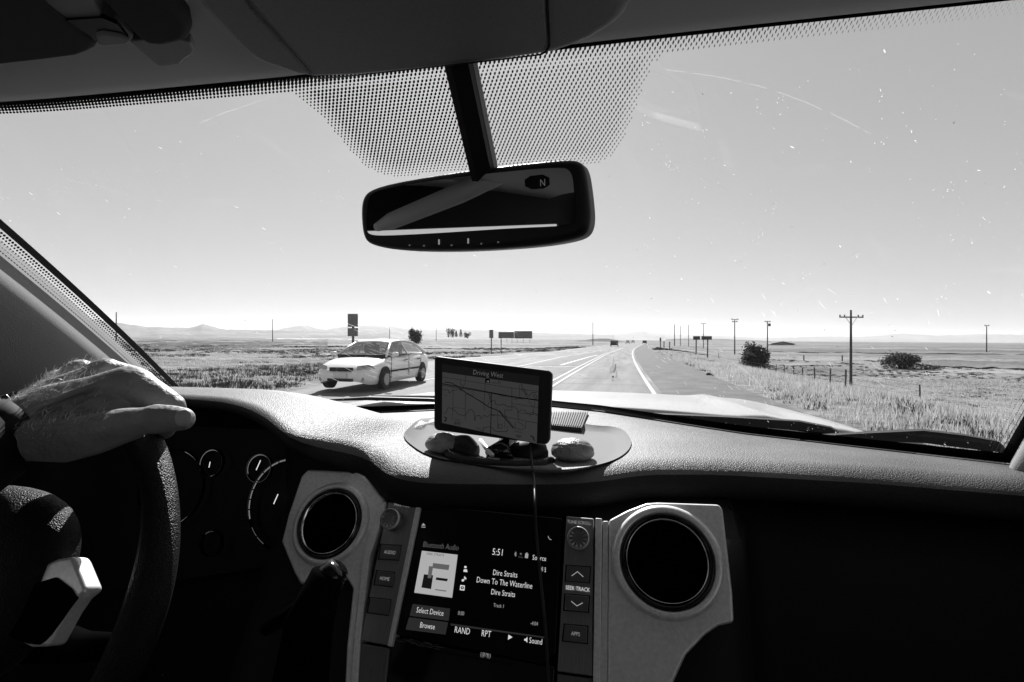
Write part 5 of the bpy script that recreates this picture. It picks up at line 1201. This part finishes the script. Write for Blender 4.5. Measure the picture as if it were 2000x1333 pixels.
def pod(c, rx, ry, rz, label, rot=0):
    bm = bmesh.new(); bmesh.ops.create_icosphere(bm, subdivisions=5, radius=1); rr = random.Random(int(c.x * 1000))
    for v_ in bm.verts:
        x, y, z = v_.co; z2 = z * (1 if z > 0 else .75); k = 1 + .04 * (vnoise(x * 2.2 + 5, y * 2.2 + z * 1.7, 3) - .5)
        cr = abs(float(vnoise(x * 2.6 + 9, y * 2.6 + z * 2.3, 5)) - .5); k -= .05 * math.exp(-(cr / .03) ** 2) + .05 * abs(float(vnoise(x * 5 + 2, y * 5 + z * 4, 7)) - .5) * (z > -.2)
        p = Matrix.Rotation(rot, 3, 'Z') @ Vector((x * rx * k, y * ry * k, z2 * rz * k)); v_.co = c + p
    me = bpy.data.meshes.new('pod'); bm.to_mesh(me); bm.free(); o = link('bean_bag', me, 'stone', None, smooth=True); return tag(o, label, 'bean bag')
pod(W(1118, 882, .725), .031, .026, .019, 'creased leather bean bag pod sunlit at the right of the navigation mount', .1)
pod(W(866, 868, .75), .027, .026, .017, 'creased leather bean bag pod, half shaded, at the left of the navigation mount', -.2)
# its cable over the dashboard edge
cb1 = [W(1036, 868, .735), W(1037, 885, .715), W(1040, 915, .66), W(1043, 935, .61), W(1044, 960, .565), W(1045, 990, .545), W(1047, 1040, .54), W(1055, 1120, .51), W(1066, 1230, .47), W(1072, 1345, .44)]
cc_ = [Vector(p) for p in smooth_poly([tuple(p) for p in cb1], 3, False)]
tag(MB().tube(cc_, .0014, 8).build('power_cable', 'black', None, smooth=True), 'thin pale edged power cable hanging from the navigation unit over the dashboard edge', 'cable')

# ------------------------------------------------------------------ the driver's hand and forearm
parts = []
def chain(pts, n=18):
    P = [W(x, y, d) for x, y, d, r in pts]; R = [q[3] for q in pts]; m_ = MB(); 
    Pn, Rn = [], []
    for i in range(len(P) - 1):
        for k in range(6): f = k / 6; Pn.append(P[i].lerp(P[i + 1], f)); Rn.append(R[i] * (1 - f) + R[i + 1] * f)
    Pn.append(P[-1]); Rn.append(R[-1]); m_.tube(Pn, Rn, n)
    for p, r in ((P[0], R[0]), (P[-1], R[-1])):
        bm = bmesh.new(); bmesh.ops.create_icosphere(bm, subdivisions=3, radius=r * .985); k = len(m_.v); m_.add([p + v_.co for v_ in bm.verts], [tuple(v_.index for v_ in f_.verts) for f_ in bm.faces]); bm.free()
    return m_
HB = MB()
CH = [
 [(-260, 960, .36, .040), (-120, 905, .395, .034), (-30, 868, .42, .028), (18, 846, .433, .0245)],                 # forearm
 [(18, 838, .435, .022), (80, 818, .45, .022), (150, 795, .465, .021), (200, 785, .472, .018)],
 [(22, 850, .43, .020), (90, 850, .44, .021), (150, 845, .445, .021), (190, 832, .448, .017)],
 [(30, 836, .45, .019), (140, 780, .478, .018), (190, 766, .49, .015)],
 [(20, 835, .435, .020), (100, 792, .455, .0185), (190, 768, .465, .0165), (252, 752, .460, .0175), (266, 756, .456, .0168)],   # index metacarpal
 [(20, 832, .45, .019), (120, 767, .48, .016), (175, 745, .49, .0145), (206, 731, .492, .0158)],                    # middle
 [(20, 832, .46, .018), (100, 770, .50, .0155), (130, 752, .51, .0135), (156, 730, .520, .0148)],                   # ring
 [(20, 836, .47, .017), (80, 780, .52, .0140), (116, 744, .545, .0125)],                                           # little
 [(262, 755, .457, .0168), (300, 772, .452, .0128), (334, 796, .450, .0122), (334, 812, .462, .0108), (320, 838, .488, .0100), (294, 848, .512, .0088)],   # index finger
 [(206, 731, .492, .0150), (262, 740, .502, .0122), (304, 768, .508, .0116), (300, 806, .528, .0100), (280, 830, .54, .009)],
 [(156, 730, .520, .0138), (218, 738, .538, .0112), (258, 764, .548, .0105), (258, 800, .56, .0095), (245, 815, .57, .0085)],
 [(116, 744, .545, .0115), (165, 750, .57, .0100), (205, 772, .58, .0090), (208, 795, .59, .0080)],
 [(60, 858, .43, .018), (130, 860, .428, .0185), (185, 848, .424, .0172), (232, 834, .418, .0150)],                # thumb metacarpal
 [(232, 834, .418, .0150), (258, 828, .414, .0132), (282, 822, .411, .0108), (306, 819, .409, .0120), (335, 818, .408, .0106), (356, 819, .407, .0094)],
 [(200, 800, .455, .015), (236, 798, .448, .012), (252, 786, .452, .010)],
 [(250, 737, .452, .0036), (190, 752, .447, .0034), (120, 776, .441, .0032), (50, 805, .428, .003)],
 [(205, 717, .486, .0036), (150, 735, .474, .0034), (90, 765, .458, .003)],
 [(214, 775, .446, .0026), (170, 788, .443, .0026), (120, 806, .437, .0026), (70, 822, .428, .0024)],                                          # web between thumb and finger
]
for c_ in CH: q = chain(c_); HB.add(q.v, q.f)
person = HB.build('person', 'skin', None, smooth=True); tag(person, 'left hand and forearm of the driver gripping the top of the steering wheel', 'person')
r_ = person.modifiers.new('r', 'REMESH'); r_.mode = 'VOXEL'; r_.voxel_size = .0014; r_.use_smooth_shade = True
s_ = person.modifiers.new('s', 'SMOOTH'); s_.iterations = 5; s_.factor = .5
# thumb nail
nf = Frame(W(357, 817, .3990), tuple((-(AX) + Vector((.25, 0, .15))).normalized()), u=tuple((W(370, 817, .405) - W(340, 820, .405)).normalized()))
nb = bmesh.new(); bmesh.ops.create_uvsphere(nb, u_segments=20, v_segments=12, radius=1)
for v_ in nb.verts: x, y, z = v_.co; v_.co = nf.pt((abs(x) ** .8 * math.copysign(1, x)) * .0062, y * .0066, z * .0022 - .0012)
me = bpy.data.meshes.new('n'); nb.to_mesh(me); nb.free(); link('thumb_nail', me, 'nail', person, smooth=True)
# hair on the back of the hand
dg = bpy.context.evaluated_depsgraph_get(); ev = person.evaluated_get(dg); em = ev.to_mesh(); hairs = MB(); rh = random.Random(5); mw = Matrix.Translation(person.location)
cand = []
for p in em.polygons:
    c_ = mw @ p.center; x, y = proj(c_); n_ = p.normal
    if 15 < x < 215 and n_.dot(AX) < .35 and n_.z > .12: cand.append((c_, n_.copy(), x, y))
ev.to_mesh_clear()
hd_dir = (W(150, 760, .46) - W(40, 800, .45)).normalized()
for _ in range(900):
    c_, n_, x, y = rh.choice(cand)
    if rh.random() > 1.15 - max(0, x - 60) / 180: continue
    L = rh.uniform(.004, .0095); d_ = (n_ * .55 + hd_dir * rh.uniform(.2, .9) + Vector((rh.gauss(0, .25), rh.gauss(0, .25), rh.gauss(0, .25)))).normalized(); d2 = (d_ + hd_dir * .5 + Vector((0, 0, -.3))).normalized()
    hairs.tube([c_ - n_ * .0005, c_ + d_ * L * .5, c_ + d_ * L * .5 + d2 * L * .5], [.00024, .00018, .00006], 3, caps=False)
tag(hairs.build('arm_hair', 'hair', person, fix=False), kind='stuff')
# black sleeve cuff and the watch
wa, wb = W(-120, 905, .395), W(18, 846, .433)
sl2 = MB().tube([W(-330, 985, .345), W(-200, 935, .375), W(-60, 888, .41), W(8, 862, .428)], [.05, .046, .039, .031], 28, caps=False); cuff = sl2.build('sleeve', 'cloth_dark', person, smooth=True, solid=.003)
wt = thing('wristwatch', 'wristwatch with a shiny metal lug on a dark strap at the driver\'s wrist', 'watch', W(22, 845, .43))
ax_ = (wb - wa).normalized(); wc_ = W(20, 846, .433); e1 = ax_.orthogonal().normalized(); e2 = ax_.cross(e1); sb = MB(); R0 = .0268; L = []
for k in range(41):
    a = 2 * math.pi * k / 40; d_ = e1 * math.cos(a) + e2 * math.sin(a); L.append([wc_ + d_ * R0 - ax_ * .012, wc_ + d_ * (R0 + .002) - ax_ * .011, wc_ + d_ * (R0 + .002) + ax_ * .007, wc_ + d_ * R0 + ax_ * .008])
sb.grid(L).build('strap', 'rubber', wt, smooth=True)
kc = W(12, 778, .445); kn = (kc - wc_); kn = (kn - ax_ * kn.dot(ax_)).normalized(); KF = Frame(wc_ + kn * (R0 + .001) - ax_ * .004, tuple(kn), u=tuple(ax_))
MB().lathe(KF, (0, 0), [(.0145, -.002), (.0155, .002), (.0150, .006), (.013, .0075), (.0125, .007), (.0001, .0068)], 40).build('watch_case', 'chrome', wt, smooth=True)
for sx in (-1, 1): MB().box(KF.pt(sx * .014, 0, .001), (.010, .014, .006), KF.mat().to_3x3()).build('lug', 'chrome', wt, bevel=.0015)

# ------------------------------------------------------------------ the air itself
HZ = True
if HZ:
    hm = bpy.data.materials.new('haze'); hm.use_nodes = True; t = hm.node_tree; t.nodes.clear()
    pv = t.nodes.new('ShaderNodeVolumePrincipled'); pv.inputs['Color'].default_value = (.95, .95, .95, 1); pv.inputs['Density'].default_value = 0.00005; pv.inputs['Anisotropy'].default_value = .35
    o_ = t.nodes.new('ShaderNodeOutputMaterial'); t.links.new(pv.outputs[0], o_.inputs['Volume'])
    hb = MB().box((0, 6500, 145), (34000, 21000, 304)).build('haze', hm); tag(hb, kind='stuff')
